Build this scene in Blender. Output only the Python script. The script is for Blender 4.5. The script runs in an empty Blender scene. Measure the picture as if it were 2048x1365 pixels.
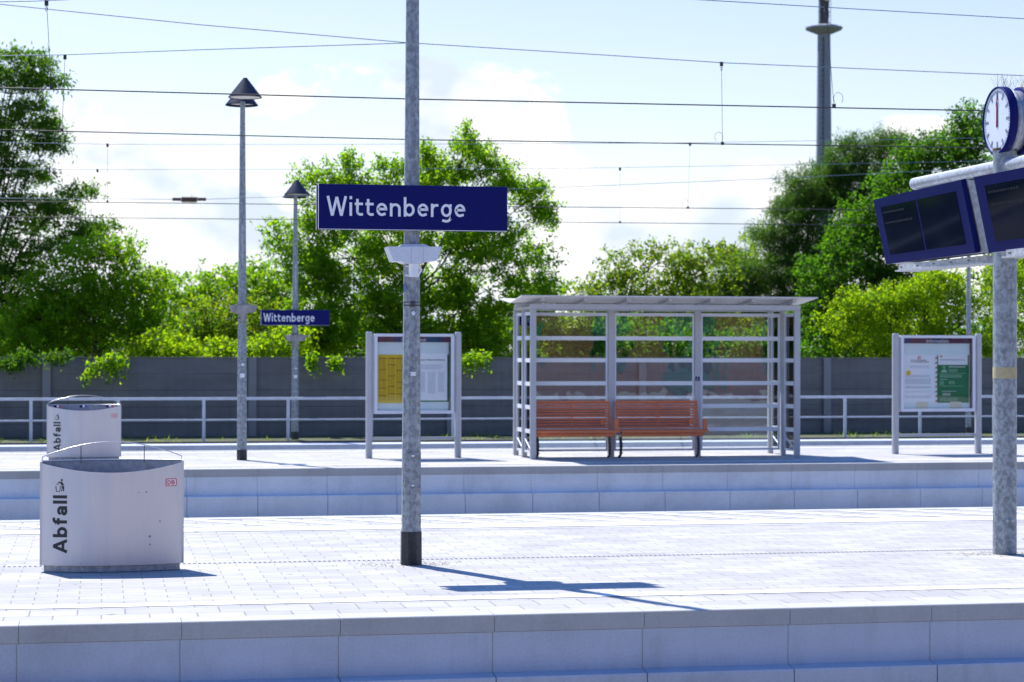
import bpy, bmesh, math, random
import numpy as np
from mathutils import Vector, Matrix
R = math.radians
random.seed(7)
sc = bpy.context.scene
col = sc.collection
# ------------------------------------------------------------------ camera
F_PX, YAW, PITCH, ROLL, EYE = 4200.0, R(11.04735), R(.21827), R(.1), 1.8
cam = bpy.data.cameras.new('camera'); cam_o = bpy.data.objects.new('camera', cam); col.objects.link(cam_o)
cam.sensor_width = 36; cam.lens = F_PX / 2048 * 36
cam.clip_start = .1; cam.clip_end = 6000
_F = Vector((math.sin(YAW)*math.cos(PITCH), math.cos(YAW)*math.cos(PITCH), math.sin(PITCH)))
_R0 = Vector((math.cos(YAW), -math.sin(YAW), 0)); _U0 = _R0.cross(_F)
_Rt = math.cos(ROLL)*_R0 - math.sin(ROLL)*_U0; _Up = math.sin(ROLL)*_R0 + math.cos(ROLL)*_U0
# calibration used R' = cR + sU, U' = -sR + cU
_Rt = math.cos(ROLL)*_R0 + math.sin(ROLL)*_U0; _Up = -math.sin(ROLL)*_R0 + math.cos(ROLL)*_U0
m = Matrix((_Rt, _Up, -_F)).transposed().to_4x4(); m.translation = Vector((0, 0, EYE))
cam_o.matrix_world = m
cam.dof.use_dof = True; cam.dof.focus_distance = 17.6; cam.dof.aperture_fstop = 3.6
sc.camera = cam_o
def at(x, y, Y):
    """point on the vertical plane at depth Y seen at photo pixel x, y (2048 wide)"""
    r = _F + _Rt*((x-1024)/F_PX) - _Up*((y-682.5)/F_PX)
    return Vector((0, 0, EYE)) + r*(Y/r.y)
# ------------------------------------------------------------------ sky, sun, exposure
SUN = Vector((-.272, .605, 1)).normalized()
el = math.asin(SUN.z); az = math.atan2(SUN.x, SUN.y)
w = bpy.data.worlds.new('World'); sc.world = w; w.use_nodes = True
nt = w.node_tree; nt.nodes.clear(); N = nt.nodes.new; L = nt.links.new
def mnode(nt, op, a, b=None, c=None, clamp=False):
    n = nt.nodes.new('ShaderNodeMath'); n.operation = op; n.use_clamp = clamp
    for i, v in enumerate((a, b, c)):
        if v is None: continue
        if isinstance(v, (int, float)): n.inputs[i].default_value = v
        else: nt.links.new(v, n.inputs[i])
    return n.outputs[0]
out = N('ShaderNodeOutputWorld'); bg = N('ShaderNodeBackground'); L(bg.outputs[0], out.inputs[0])
sky = N('ShaderNodeTexSky'); sky.sky_type = 'NISHITA'; sky.sun_disc = False
sky.sun_elevation = el; sky.sun_rotation = az; sky.air_density = 1.0; sky.dust_density = .6; sky.ozone_density = 1.6
tc = N('ShaderNodeTexCoord'); sep = N('ShaderNodeSeparateXYZ'); L(tc.outputs['Generated'], sep.inputs[0])
azn = mnode(nt, 'ARCTAN2', sep.outputs[0], sep.outputs[1]); eln = mnode(nt, 'ARCSINE', sep.outputs[2])
comb = N('ShaderNodeCombineXYZ'); L(azn, comb.inputs[0]); L(mnode(nt, 'MULTIPLY', eln, 1.5), comb.inputs[1])
no = N('ShaderNodeTexNoise'); no.inputs['Scale'].default_value = 11; no.inputs['Detail'].default_value = 9; no.inputs['Roughness'].default_value = .55
L(comb.outputs[0], no.inputs['Vector'])
no2 = N('ShaderNodeTexNoise'); no2.inputs['Scale'].default_value = 16; no2.inputs['Detail'].default_value = 5; no2.inputs['Roughness'].default_value = .5
L(comb.outputs[0], no2.inputs['Vector'])
# cloud bank: density falls with height above the horizon, plus towers at given bearings
bank = mnode(nt, 'MULTIPLY_ADD', eln, -4.4, .86)
def tower(px, py, rx, ry, amt):
    d = at(px, py, 100) - Vector((0, 0, EYE)); d.normalize()
    a0 = math.atan2(d.x, d.y); e0 = math.asin(d.z)
    u = mnode(nt, 'POWER', mnode(nt, 'DIVIDE', mnode(nt, 'SUBTRACT', azn, a0), rx/F_PX), 2)
    v = mnode(nt, 'POWER', mnode(nt, 'DIVIDE', mnode(nt, 'SUBTRACT', eln, e0), ry/F_PX), 2)
    g = mnode(nt, 'EXPONENT', mnode(nt, 'MULTIPLY', mnode(nt, 'ADD', u, v), -1))
    return mnode(nt, 'MULTIPLY', g, amt)
tot = bank
for t in ((960, 150, 190, 130, .34), (560, 210, 160, 90, .22), (150, 260, 90, 90, .12), (2080, 130, 80, 90, .3), (320, 170, 90, 70, -.25), (1350, 210, 260, 110, -.18), (1500, 100, 260, 120, -.2), (500, 40, 500, 60, -.25), (1300, 470, 350, 60, .1), (700, 380, 60, 60, -.08), (1950, 260, 80, 50, .1)):
    tot = mnode(nt, 'ADD', tot, tower(*t))
dens = mnode(nt, 'ADD', tot, mnode(nt, 'MULTIPLY', mnode(nt, 'SUBTRACT', no.outputs[0], .5), 1.6))
mr = N('ShaderNodeMapRange'); mr.interpolation_type = 'SMOOTHSTEP'; L(dens, mr.inputs[0]); mr.inputs[1].default_value = .455; mr.inputs[2].default_value = .54
cl = N('ShaderNodeMix'); cl.data_type = 'RGBA'
shade = N('ShaderNodeMapRange'); L(no2.outputs[0], shade.inputs[0]); shade.inputs[1].default_value = .38; shade.inputs[2].default_value = .56
L(shade.outputs[0], cl.inputs[0]); cl.inputs[6].default_value = (5.9, 6.7, 7.6, 1); cl.inputs[7].default_value = (9, 9, 9, 1)
skymul = N('ShaderNodeMix'); skymul.data_type = 'RGBA'; skymul.blend_type = 'MULTIPLY'; skymul.inputs[0].default_value = 1
tint = N('ShaderNodeMix'); tint.data_type = 'RGBA'; te = N('ShaderNodeMapRange'); te.interpolation_type = 'SMOOTHSTEP'; L(eln, te.inputs[0]); te.inputs[1].default_value = .14; te.inputs[2].default_value = .45
L(te.outputs[0], tint.inputs[0]); tint.inputs[6].default_value = (1.33, 1.18, 1.2, 1); tint.inputs[7].default_value = (.50, .98, 1.75, 1)   # clear deep blue overhead, milky towards the horizon
L(sky.outputs[0], skymul.inputs[6]); L(tint.outputs[2], skymul.inputs[7])
mx = N('ShaderNodeMix'); mx.data_type = 'RGBA'; L(mr.outputs[0], mx.inputs[0]); L(skymul.outputs[2], mx.inputs[6]); L(cl.outputs[2], mx.inputs[7])
L(mx.outputs[2], bg.inputs[0]); bg.inputs[1].default_value = .08
sun = bpy.data.lights.new('sun', 'SUN'); sun.energy = 4.6; sun.angle = R(.53); sun.color = (1, .965, .92)
sun_o = bpy.data.objects.new('sun', sun); col.objects.link(sun_o); sun_o.rotation_euler = SUN.to_track_quat('Z', 'Y').to_euler(); sun_o.location = (0, 20, 60)
sc.view_settings.view_transform = 'Standard'; sc.view_settings.look = 'None'; sc.view_settings.gamma = 1
sc.view_settings.exposure = .75
sc.cycles.use_denoising = True
sc.cycles.max_bounces = 10; sc.cycles.diffuse_bounces = 7; sc.cycles.transparent_max_bounces = 12; sc.cycles.transmission_bounces = 4
sc.cycles.sample_clamp_indirect = 6
# ------------------------------------------------------------------ materials
def mat(name, color, rough=.6, metal=0., spec=.5, fn=None):
    m = bpy.data.materials.new(name); m.use_nodes = True
    b = m.node_tree.nodes['Principled BSDF']
    b.inputs['Base Color'].default_value = (*color, 1); b.inputs['Roughness'].default_value = rough
    b.inputs['Metallic'].default_value = metal; b.inputs['Specular IOR Level'].default_value = spec
    if fn: fn(m.node_tree, b)
    return m
def objco(nt, scale=(1, 1, 1)):
    t = nt.nodes.new('ShaderNodeTexCoord'); mp = nt.nodes.new('ShaderNodeMapping'); mp.inputs['Scale'].default_value = scale
    nt.links.new(t.outputs['Object'], mp.inputs[0]); return mp.outputs[0]
def geoco(nt, scale=(1, 1, 1)):
    t = nt.nodes.new('ShaderNodeNewGeometry'); mp = nt.nodes.new('ShaderNodeMapping'); mp.inputs['Scale'].default_value = scale
    nt.links.new(t.outputs['Position'], mp.inputs[0]); return mp.outputs[0]
def noise(nt, vec, scale, detail=4, rough=.55):
    n = nt.nodes.new('ShaderNodeTexNoise'); n.inputs['Scale'].default_value = scale; n.inputs['Detail'].default_value = detail; n.inputs['Roughness'].default_value = rough
    nt.links.new(vec, n.inputs['Vector']); return n.outputs[0]
def ramp(nt, fac, stops):
    n = nt.nodes.new('ShaderNodeValToRGB'); e = n.color_ramp.elements
    while len(e) > len(stops): e.remove(e[-1])
    while len(e) < len(stops): e.new(.5)
    for k, (p, c) in zip(e, stops): k.position = p; k.color = (*c, 1)
    nt.links.new(fac, n.inputs[0]); return n.outputs[0]
def mixc(nt, fac, a, b, mode='MIX'):
    n = nt.nodes.new('ShaderNodeMix'); n.data_type = 'RGBA'; n.blend_type = mode
    for i, v in ((0, fac), (6, a), (7, b)):
        if isinstance(v, (int, float)): n.inputs[i].default_value = v
        elif isinstance(v, tuple): n.inputs[i].default_value = (*v, 1)
        else: nt.links.new(v, n.inputs[i])
    return n.outputs[2]
def bump(nt, b, h, strength=.2, dist=.01):
    n = nt.nodes.new('ShaderNodeBump'); n.inputs['Strength'].default_value = strength; n.inputs['Distance'].default_value = dist
    nt.links.new(h, n.inputs['Height']); nt.links.new(n.outputs[0], b.inputs['Normal'])
def mottled(c, amt=.15, scale=3, fine=40, b_=.1, stretch=(1, 1, 1)):
    def fn(nt, b):
        v = geoco(nt, stretch)
        lo = tuple(x*(1-amt) for x in c); hi = tuple(min(1, x*(1+amt)) for x in c)
        c1 = ramp(nt, noise(nt, v, scale, 6), [(.35, lo), (.65, hi)])
        f = noise(nt, v, fine, 3)
        c2 = mixc(nt, .5, c1, ramp(nt, f, [(.3, tuple(x*(1-amt) for x in c)), (.7, tuple(min(1, x*(1+amt)) for x in c))]))
        nt.links.new(c2, b.inputs['Base Color'])
        if b_: bump(nt, b, f, b_, .004)
    return fn
def concrete(name, c, stain=.5):
    def fn(nt, b):
        v = geoco(nt)
        c1 = ramp(nt, noise(nt, v, 1.7, 7, .6), [(.3, tuple(x*.82 for x in c)), (.5, c), (.72, tuple(min(1, x*1.12) for x in c))])
        f = noise(nt, v, 60, 3)
        c1 = mixc(nt, .25, c1, ramp(nt, f, [(.3, tuple(x*.7 for x in c)), (.7, tuple(min(1, x*1.2) for x in c))]))
        st = ramp(nt, noise(nt, geoco(nt, (5, 5, .9)), 1.3, 6, .65), [(.56, (0, 0, 0)), (.74, (1, 1, 1))])
        sf = nt.nodes.new('ShaderNodeMath'); sf.operation = 'MULTIPLY'; sf.inputs[1].default_value = stain; nt.links.new(st, sf.inputs[0])
        c2 = mixc(nt, sf.outputs[0], c1, tuple(x*.62 for x in (c[0]*1.08, c[1], c[2]*.9)))
        nt.links.new(c2, b.inputs['Base Color']); bump(nt, b, f, .12, .003)
    return mat(name, c, .85, fn=fn)
M = {}
M['coping'] = concrete('coping_concrete', (.42, .42, .415), .45)
M['wall'] = concrete('wall_concrete', (.46, .50, .57), .35)
M['wall_bounce'] = concrete('bounce_lit_wall_concrete', (.66, .70, .74), .25)  # bounce light on the middle platform wall put into a lighter concrete colour
M['white_stone'] = concrete('white_edge_stone', (.6, .6, .6), .1)
def paver(w_, h_, c, off=.5, mort=.0045):
    def fn(nt, b):
        v = geoco(nt)
        br = nt.nodes.new('ShaderNodeTexBrick'); nt.links.new(v, br.inputs['Vector'])
        br.offset = off; br.offset_frequency = 2
        br.inputs['Scale'].default_value = 1; br.inputs['Brick Width'].default_value = w_; br.inputs['Row Height'].default_value = h_
        br.inputs['Mortar Size'].default_value = mort; br.inputs['Mortar Smooth'].default_value = .1; br.inputs['Bias'].default_value = -.1
        br.inputs['Color1'].default_value = (*[x*.87 for x in c], 1); br.inputs['Color2'].default_value = (*[x*1.06 for x in c], 1)
        br.inputs['Mortar'].default_value = (*[x*.5 for x in c], 1)
        n1 = noise(nt, v, 1.1, 7, .62); n2 = noise(nt, v, 90, 2)
        c1 = mixc(nt, .9, br.outputs['Color'], ramp(nt, n1, [(.32, (.80, .81, .84)), (.6, (1, 1, 1))]), 'MULTIPLY')
        c2 = mixc(nt, .5, c1, ramp(nt, n2, [(.3, (.86, .86, .86)), (.6, (1, 1, 1))]), 'MULTIPLY')
        spots = mixc(nt, 1., ramp(nt, noise(nt, v, 9, 2, .4), [(.72, (1, 1, 1)), (.745, (.55, .55, .55))]), ramp(nt, noise(nt, geoco(nt, (.5, 2.2, 1)), 1.6, 6, .65), [(.5, (1, 1, 1)), (.7, (.86, .85, .84))]), 'MULTIPLY')
        c3 = mixc(nt, 1., c2, spots, 'MULTIPLY')
        nt.links.new(c3, b.inputs['Base Color']); bump(nt, b, br.outputs['Fac'], -.6 if False else .5, .003)
    return fn
M['paver'] = mat('grey_pavers', (.45, .45, .47), .8, fn=paver(.315, .175, (.445, .43, .41)))
M['slab'] = mat('grey_slabs', (.4, .4, .4), .8, fn=paver(.63/2+.005, .315, (.435, .42, .40), mort=.006))
M['paver3'] = mat('grey_pavers_far', (.45, .45, .47), .8, fn=paver(.63, .315, (.44, .425, .405)))
def ridged(nt, b):
    v = geoco(nt); wv = nt.nodes.new('ShaderNodeTexWave'); wv.wave_type = 'BANDS'; wv.bands_direction = 'Y'; wv.inputs['Scale'].default_value = 8
    nt.links.new(v, wv.inputs['Vector'])
    nt.links.new(ramp(nt, wv.outputs['Fac'], [(.2, (.6, .6, .6)), (.8, (.74, .74, .73))]), b.inputs['Base Color'])
    bump(nt, b, wv.outputs['Fac'], .5, .006)
M['tactile'] = mat('white_tactile_strip', (.7, .7, .7), .7, fn=ridged)
M['white_mark'] = mat('white_marking_paint', (.74, .74, .74), .7, fn=mottled((.74, .74, .74), .06))
def ballast(nt, b):
    v = geoco(nt); vo = nt.nodes.new('ShaderNodeTexVoronoi'); vo.inputs['Scale'].default_value = 18; nt.links.new(v, vo.inputs['Vector'])
    nt.links.new(ramp(nt, vo.outputs['Color'], [(.1, (.2, .19, .18)), (.9, (.42, .41, .40))]), b.inputs['Base Color']); bump(nt, b, vo.outputs['Distance'], 1, .05)
M['ballast'] = mat('track_ballast', (.18, .16, .15), .9, fn=ballast)
def groundm(nt, b):
    v = geoco(nt)
    nt.links.new(ramp(nt, noise(nt, v, .8, 8, .7), [(.3, (.05, .045, .03)), (.5, (.07, .09, .03)), (.7, (.11, .1, .07))]), b.inputs['Base Color'])
M['ground'] = mat('rough_ground', (.1, .1, .06), .95, fn=groundm)
def drain(nt, b):
    v = geoco(nt); s = nt.nodes.new('ShaderNodeSeparateXYZ'); nt.links.new(v, s.inputs[0])
    f = mnode(nt, 'FRACT', mnode(nt, 'DIVIDE', s.outputs[0], .042))
    nt.links.new(ramp(nt, f, [(.44, (.025, .022, .03)), (.5, (.36, .34, .33))]), b.inputs['Base Color'])
M['drain'] = mat('slotted_drain', (.2, .2, .2), .6, fn=drain)
def galv(base, amt=.3, sc_=26):
    def fn(nt, b):
        v = objco(nt, (1, 1, .8)); vo = nt.nodes.new('ShaderNodeTexVoronoi'); vo.inputs['Scale'].default_value = sc_*1.6
        n = noise(nt, v, sc_, 5, .62)
        mpn = nt.nodes.new('ShaderNodeMix'); mpn.data_type = 'VECTOR'; mpn.inputs[0].default_value = .12
        nt.links.new(v, mpn.inputs[4])
        nz = nt.nodes.new('ShaderNodeTexNoise'); nz.inputs['Scale'].default_value = 9; nt.links.new(v, nz.inputs['Vector']); nt.links.new(nz.outputs['Color'], mpn.inputs[5])
        nt.links.new(mpn.outputs[1], vo.inputs['Vector'])
        a = ramp(nt, n, [(.43, tuple(x*(1-amt*1.15) for x in base)), (.57, tuple(x*(1+amt*1.6) for x in base))])
        c = mixc(nt, .45, a, ramp(nt, vo.outputs['Color'], [(.1, tuple(x*(1-amt) for x in base)), (.9, tuple(x*(1+amt) for x in base))]))
        st = ramp(nt, noise(nt, objco(nt, (18, 18, 1.2)), 2, 4), [(.5, (1, 1, 1)), (.75, (.72, .7, .68))])
        nt.links.new(mixc(nt, .35, c, st, 'MULTIPLY'), b.inputs['Base Color'])
        nt.links.new(ramp(nt, n, [(.3, (.55,)*3), (.7, (.38,)*3)]), b.inputs['Roughness'])
    return fn
M['galv'] = mat('galvanised_steel', (.3, .33, .36), .45, .35, fn=galv((.25, .28, .31)))
M['galv_light'] = mat('galvanised_steel_pale', (.4, .42, .45), .45, .3, fn=galv((.38, .40, .43), .2))
M['rubber'] = mat('black_collar', (.03, .032, .036), .6, fn=mottled((.03, .032, .036), .5, 10))
def navyfn(nt, b):
    b.inputs['Specular IOR Level'].default_value = .04
M['navy'] = mat('navy_enamel', (.011, .014, .115), .45, fn=navyfn)
M['navy_lamp'] = mat('dark_slate_lacquer', (.012, .022, .055), .6, 0, .05)
M['display_blue'] = mat('blue_housing', (.006, .010, .085), .3, fn=navyfn)
M['white_paint'] = mat('white_enamel', (.78, .8, .82), .4, fn=mottled((.78, .8, .82), .05, 2, 20, 0))
M['lettering'] = mat('white_lettering', (.8, .82, .86), .5)
M['black_ink'] = mat('black_lettering', (.012, .014, .02), .5)
M['red_ink'] = mat('red_lettering', (.55, .02, .03), .5)
M['plastic'] = mat('pale_plastic', (.62, .66, .72), .5, fn=mottled((.62, .66, .72), .08, 6, 30, 0))
M['plastic_dirty'] = mat('weathered_plastic', (.3, .28, .27), .7, fn=mottled((.3, .28, .27), .35, 5, 14, 0, (1, 1, .3)))
M['alu'] = mat('grey_aluminium', (.44, .45, .48), .42, .2, fn=mottled((.44, .45, .48), .08, 4, 50, 0))
M['alu_light'] = mat('pale_aluminium_frame', (.68, .70, .76), .45, .1, fn=mottled((.68, .70, .76), .05, 4, 50, 0))
M['roof'] = mat('white_roof_sheet', (.68, .67, .66), .55, fn=mottled((.68, .67, .66), .07, 2, 12, 0))
M['rail'] = mat('white_railing_paint', (.52, .55, .62), .5, fn=mottled((.52, .55, .62), .15, 4, 25, 0))
M['bench'] = mat('rust_orange_powder_coat', (.72, .19, .07), .36, .0, fn=mottled((.72, .19, .07), .12, 3, 20, 0))
M['dark_metal'] = mat('dark_steel', (.08, .075, .08), .5, .6)
M['lamp_glass'] = mat('lamp_diffuser', (.7, .68, .62), .5)
def steel(nt, b):
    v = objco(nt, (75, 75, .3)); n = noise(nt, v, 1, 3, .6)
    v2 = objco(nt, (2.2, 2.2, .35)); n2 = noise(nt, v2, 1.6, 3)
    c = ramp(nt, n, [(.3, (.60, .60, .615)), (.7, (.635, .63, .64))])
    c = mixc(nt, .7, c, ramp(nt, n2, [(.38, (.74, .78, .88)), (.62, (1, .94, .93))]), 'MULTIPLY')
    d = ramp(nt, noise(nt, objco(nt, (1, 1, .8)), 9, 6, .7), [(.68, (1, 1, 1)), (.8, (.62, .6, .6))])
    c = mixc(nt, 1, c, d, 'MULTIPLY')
    nt.links.new(c, b.inputs['Base Color'])
    nt.links.new(ramp(nt, n, [(.3, (.42,)*3), (.7, (.5,)*3)]), b.inputs['Roughness'])
M['steel'] = mat('brushed_stainless_steel', (.6, .6, .62), .42, .75, fn=steel)
M['steel_dark'] = mat('shade_and_marks_steel', (.3, .33, .38), .5, .7, fn=mottled((.24, .27, .33), .25, 5, 20, 0))  # shade inside the bins put into a darker steel; also clock marks, seams
M['steel_rod'] = mat('polished_steel_rod', (.75, .72, .7), .25, .9)
M['grime'] = mat('dark_grime', (.2, .19, .2), .9, fn=mottled((.2, .19, .2), .3, 30, 90, 0))
def noisewall(nt, b):
    v = geoco(nt); s = nt.nodes.new('ShaderNodeSeparateXYZ'); nt.links.new(v, s.inputs[0])
    g = (.125, .13, .135)
    c = ramp(nt, noise(nt, geoco(nt, (1, 1, 4)), 1.1, 6, .6), [(.3, tuple(x*.8 for x in g)), (.7, tuple(x*1.15 for x in g))])
    c = mixc(nt, .8, c, ramp(nt, noise(nt, geoco(nt, (7, 1, .5)), 1.3, 5, .6), [(.45, (1, 1, 1)), (.75, (.8, .82, .8))]), 'MULTIPLY')
    nt.links.new(c, b.inputs['Base Color'])
M['noisewall'] = mat('dark_grey_barrier_panel', (.1, .11, .13), .6, fn=noisewall)
M['noisepost'] = mat('grey_barrier_post', (.2, .21, .23), .55, .3, fn=mottled((.19, .20, .22), .12, 3))
def glass(name, tint, refl, rough=.0, wob=0.0, fk=1.0):
    m = bpy.data.materials.new(name); m.use_nodes = True; nt = m.node_tree; nt.nodes.clear()
    o = nt.nodes.new('ShaderNodeOutputMaterial'); mx = nt.nodes.new('ShaderNodeMixShader'); t = nt.nodes.new('ShaderNodeBsdfTransparent'); g = nt.nodes.new('ShaderNodeBsdfGlossy')
    t.inputs[0].default_value = (*tint, 1); g.inputs['Roughness'].default_value = rough; g.inputs[0].default_value = (1, 1, 1, 1)
    lw = nt.nodes.new('ShaderNodeFresnel'); lw.inputs[0].default_value = 1.5
    f = mnode(nt, 'ADD', mnode(nt, 'MULTIPLY', lw.outputs[0], fk), refl)
    nt.links.new(f, mx.inputs[0]); nt.links.new(t.outputs[0], mx.inputs[1]); nt.links.new(g.outputs[0], mx.inputs[2]); nt.links.new(mx.outputs[0], o.inputs[0])
    if wob:
        bn = nt.nodes.new('ShaderNodeBump'); bn.inputs['Strength'].default_value = wob; bn.inputs['Distance'].default_value = .05
        nt.links.new(noise(nt, geoco(nt, (1, 1, .6)), 2.2, 2), bn.inputs['Height']); nt.links.new(bn.outputs[0], g.inputs['Normal'])
    return m
M['glass'] = glass('shelter_glass', (.95, .97, .97), .012, .0, .06)
M['case_glass'] = glass('display_case_glass', (.97, .98, .98), .0, .0, .03, .5)
M['screen'] = mat('dark_screen_glass', (.002, .005, .014), .06, 0, .07)
def clockglass(nt, b): b.inputs['Coat Weight'].default_value = .3
M['dial'] = mat('white_clock_dial', (.58, .64, .76), .35, fn=clockglass)
def brickf(nt, b):
    v = geoco(nt); s = nt.nodes.new('ShaderNodeSeparateXYZ'); nt.links.new(v, s.inputs[0])
    cb = nt.nodes.new('ShaderNodeCombineXYZ'); nt.links.new(mnode(nt, 'ADD', s.outputs[0], s.outputs[1]), cb.inputs[0]); nt.links.new(s.outputs[2], cb.inputs[1])
    br = nt.nodes.new('ShaderNodeTexBrick'); nt.links.new(cb.outputs[0], br.inputs['Vector']); br.inputs['Scale'].default_value = 1
    br.inputs['Brick Width'].default_value = .25; br.inputs['Row Height'].default_value = .08; br.inputs['Mortar Size'].default_value = .008
    br.inputs['Color1'].default_value = (.31, .09, .055, 1); br.inputs['Color2'].default_value = (.18, .06, .04, 1); br.inputs['Mortar'].default_value = (.3, .24, .2, 1)
    nt.links.new(br.outputs['Color'], b.inputs['Base Color'])
M['brick'] = mat('red_station_brick', (.3, .08, .05), .85, fn=brickf)
M['teal'] = mat('teal_painted_wood', (.03, .16, .15), .5)
M['bark'] = mat('bark', (.06, .05, .035), .9, 0, .1, fn=mottled((.06, .05, .035), .35, 8, 30, .3))
M['tower_concrete'] = mat('tower_concrete', (.22, .24, .28), .8, fn=mottled((.22, .24, .28), .12, .4, 3, 0))
M['wire'] = mat('dark_wire', (.035, .035, .04), .5, .3)
M['wire_blue'] = mat('weathered_copper_wire', (.10, .17, .24), .5, .2)
M['ceramic'] = mat('brown_insulator', (.09, .055, .03), .35)
M['paper_white'] = mat('white_paper', (.86, .88, .93), .8); M['paper_back'] = mat('case_backing', (.72, .82, .84), .8)
M['paper_yellow'] = mat('yellow_timetable_paper', (.72, .5, .015), .8); M['paper_green'] = mat('green_poster_paper', (.02, .17, .06), .7)
M['paper_grey'] = mat('faint_print', (.36, .4, .5), .8); M['print_yellow'] = mat('faint_print_on_yellow', (.42, .3, .02), .8); M['print_green'] = mat('pale_print_on_green', (.35, .55, .42), .8)
M['header'] = mat('dark_purple_header', (.09, .02, .06), .5); M['header_blue'] = mat('dark_blue_header', (.01, .03, .13), .5)
M['yellow'] = mat('yellow_sticker', (.75, .52, .01), .6); M['tape'] = mat('beige_tape', (.42, .36, .2), .6, fn=mottled((.42, .36, .2), .15, 12, 90, 0)); M['blue_sticker'] = mat('blue_sticker', (.02, .12, .5), .5)
M['cream'] = mat('cream_paper', (.7, .66, .52), .8)
def leafmat(name, cols, trans, tmix=.45):
    m = bpy.data.materials.new(name); m.use_nodes = True; nt = m.node_tree; nt.nodes.clear()
    o = nt.nodes.new('ShaderNodeOutputMaterial'); g = nt.nodes.new('ShaderNodeNewGeometry')
    c = ramp(nt, g.outputs['Random Per Island'], [(i/(len(cols)-1), k) for i, k in enumerate(cols)])
    p = nt.nodes.new('ShaderNodeBsdfPrincipled'); nt.links.new(c, p.inputs['Base Color']); p.inputs['Roughness'].default_value = .5; p.inputs['Specular IOR Level'].default_value = .16
    t = nt.nodes.new('ShaderNodeBsdfTranslucent'); nt.links.new(mixc(nt, 1, c, trans, 'MULTIPLY'), t.inputs[0])
    mx = nt.nodes.new('ShaderNodeMixShader'); mx.inputs[0].default_value = tmix
    nt.links.new(p.outputs[0], mx.inputs[1]); nt.links.new(t.outputs[0], mx.inputs[2]); nt.links.new(mx.outputs[0], o.inputs[0])
    return m
TR = (4.2, 3.9, 1.6)
LM = {'maple': leafmat('fresh_maple_leaf', [(.05, .12, .006), (.075, .155, .007), (.13, .19, .008), (.06, .13, .006)], (4.2, 4.1, 1.2), .55),
      'bright': leafmat('bright_leaf', [(.075, .145, .006), (.11, .18, .007), (.15, .21, .008), (.06, .12, .006)], (3.9, 3.8, 1.), .56),
      'dark': leafmat('dark_leaf', [(.03, .08, .008), (.045, .11, .009), (.07, .135, .01), (.035, .09, .008)], (3.2, 3.6, 1.2), .45),
      'ash': leafmat('feathery_leaf', [(.03, .08, .008), (.045, .10, .009), (.08, .14, .01)], (3.2, 3.5, 1.2), .45),
      'dry': leafmat('olive_leaf', [(.06, .125, .01), (.09, .15, .012), (.13, .15, .014), (.055, .12, .01)], (3.6, 3.6, 1.2), .5),
      'pine': leafmat('pine_needle', [(.04, .09, .018), (.055, .11, .02), (.075, .125, .02)], (2.6, 2.9, 1.1), .4)}
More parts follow.
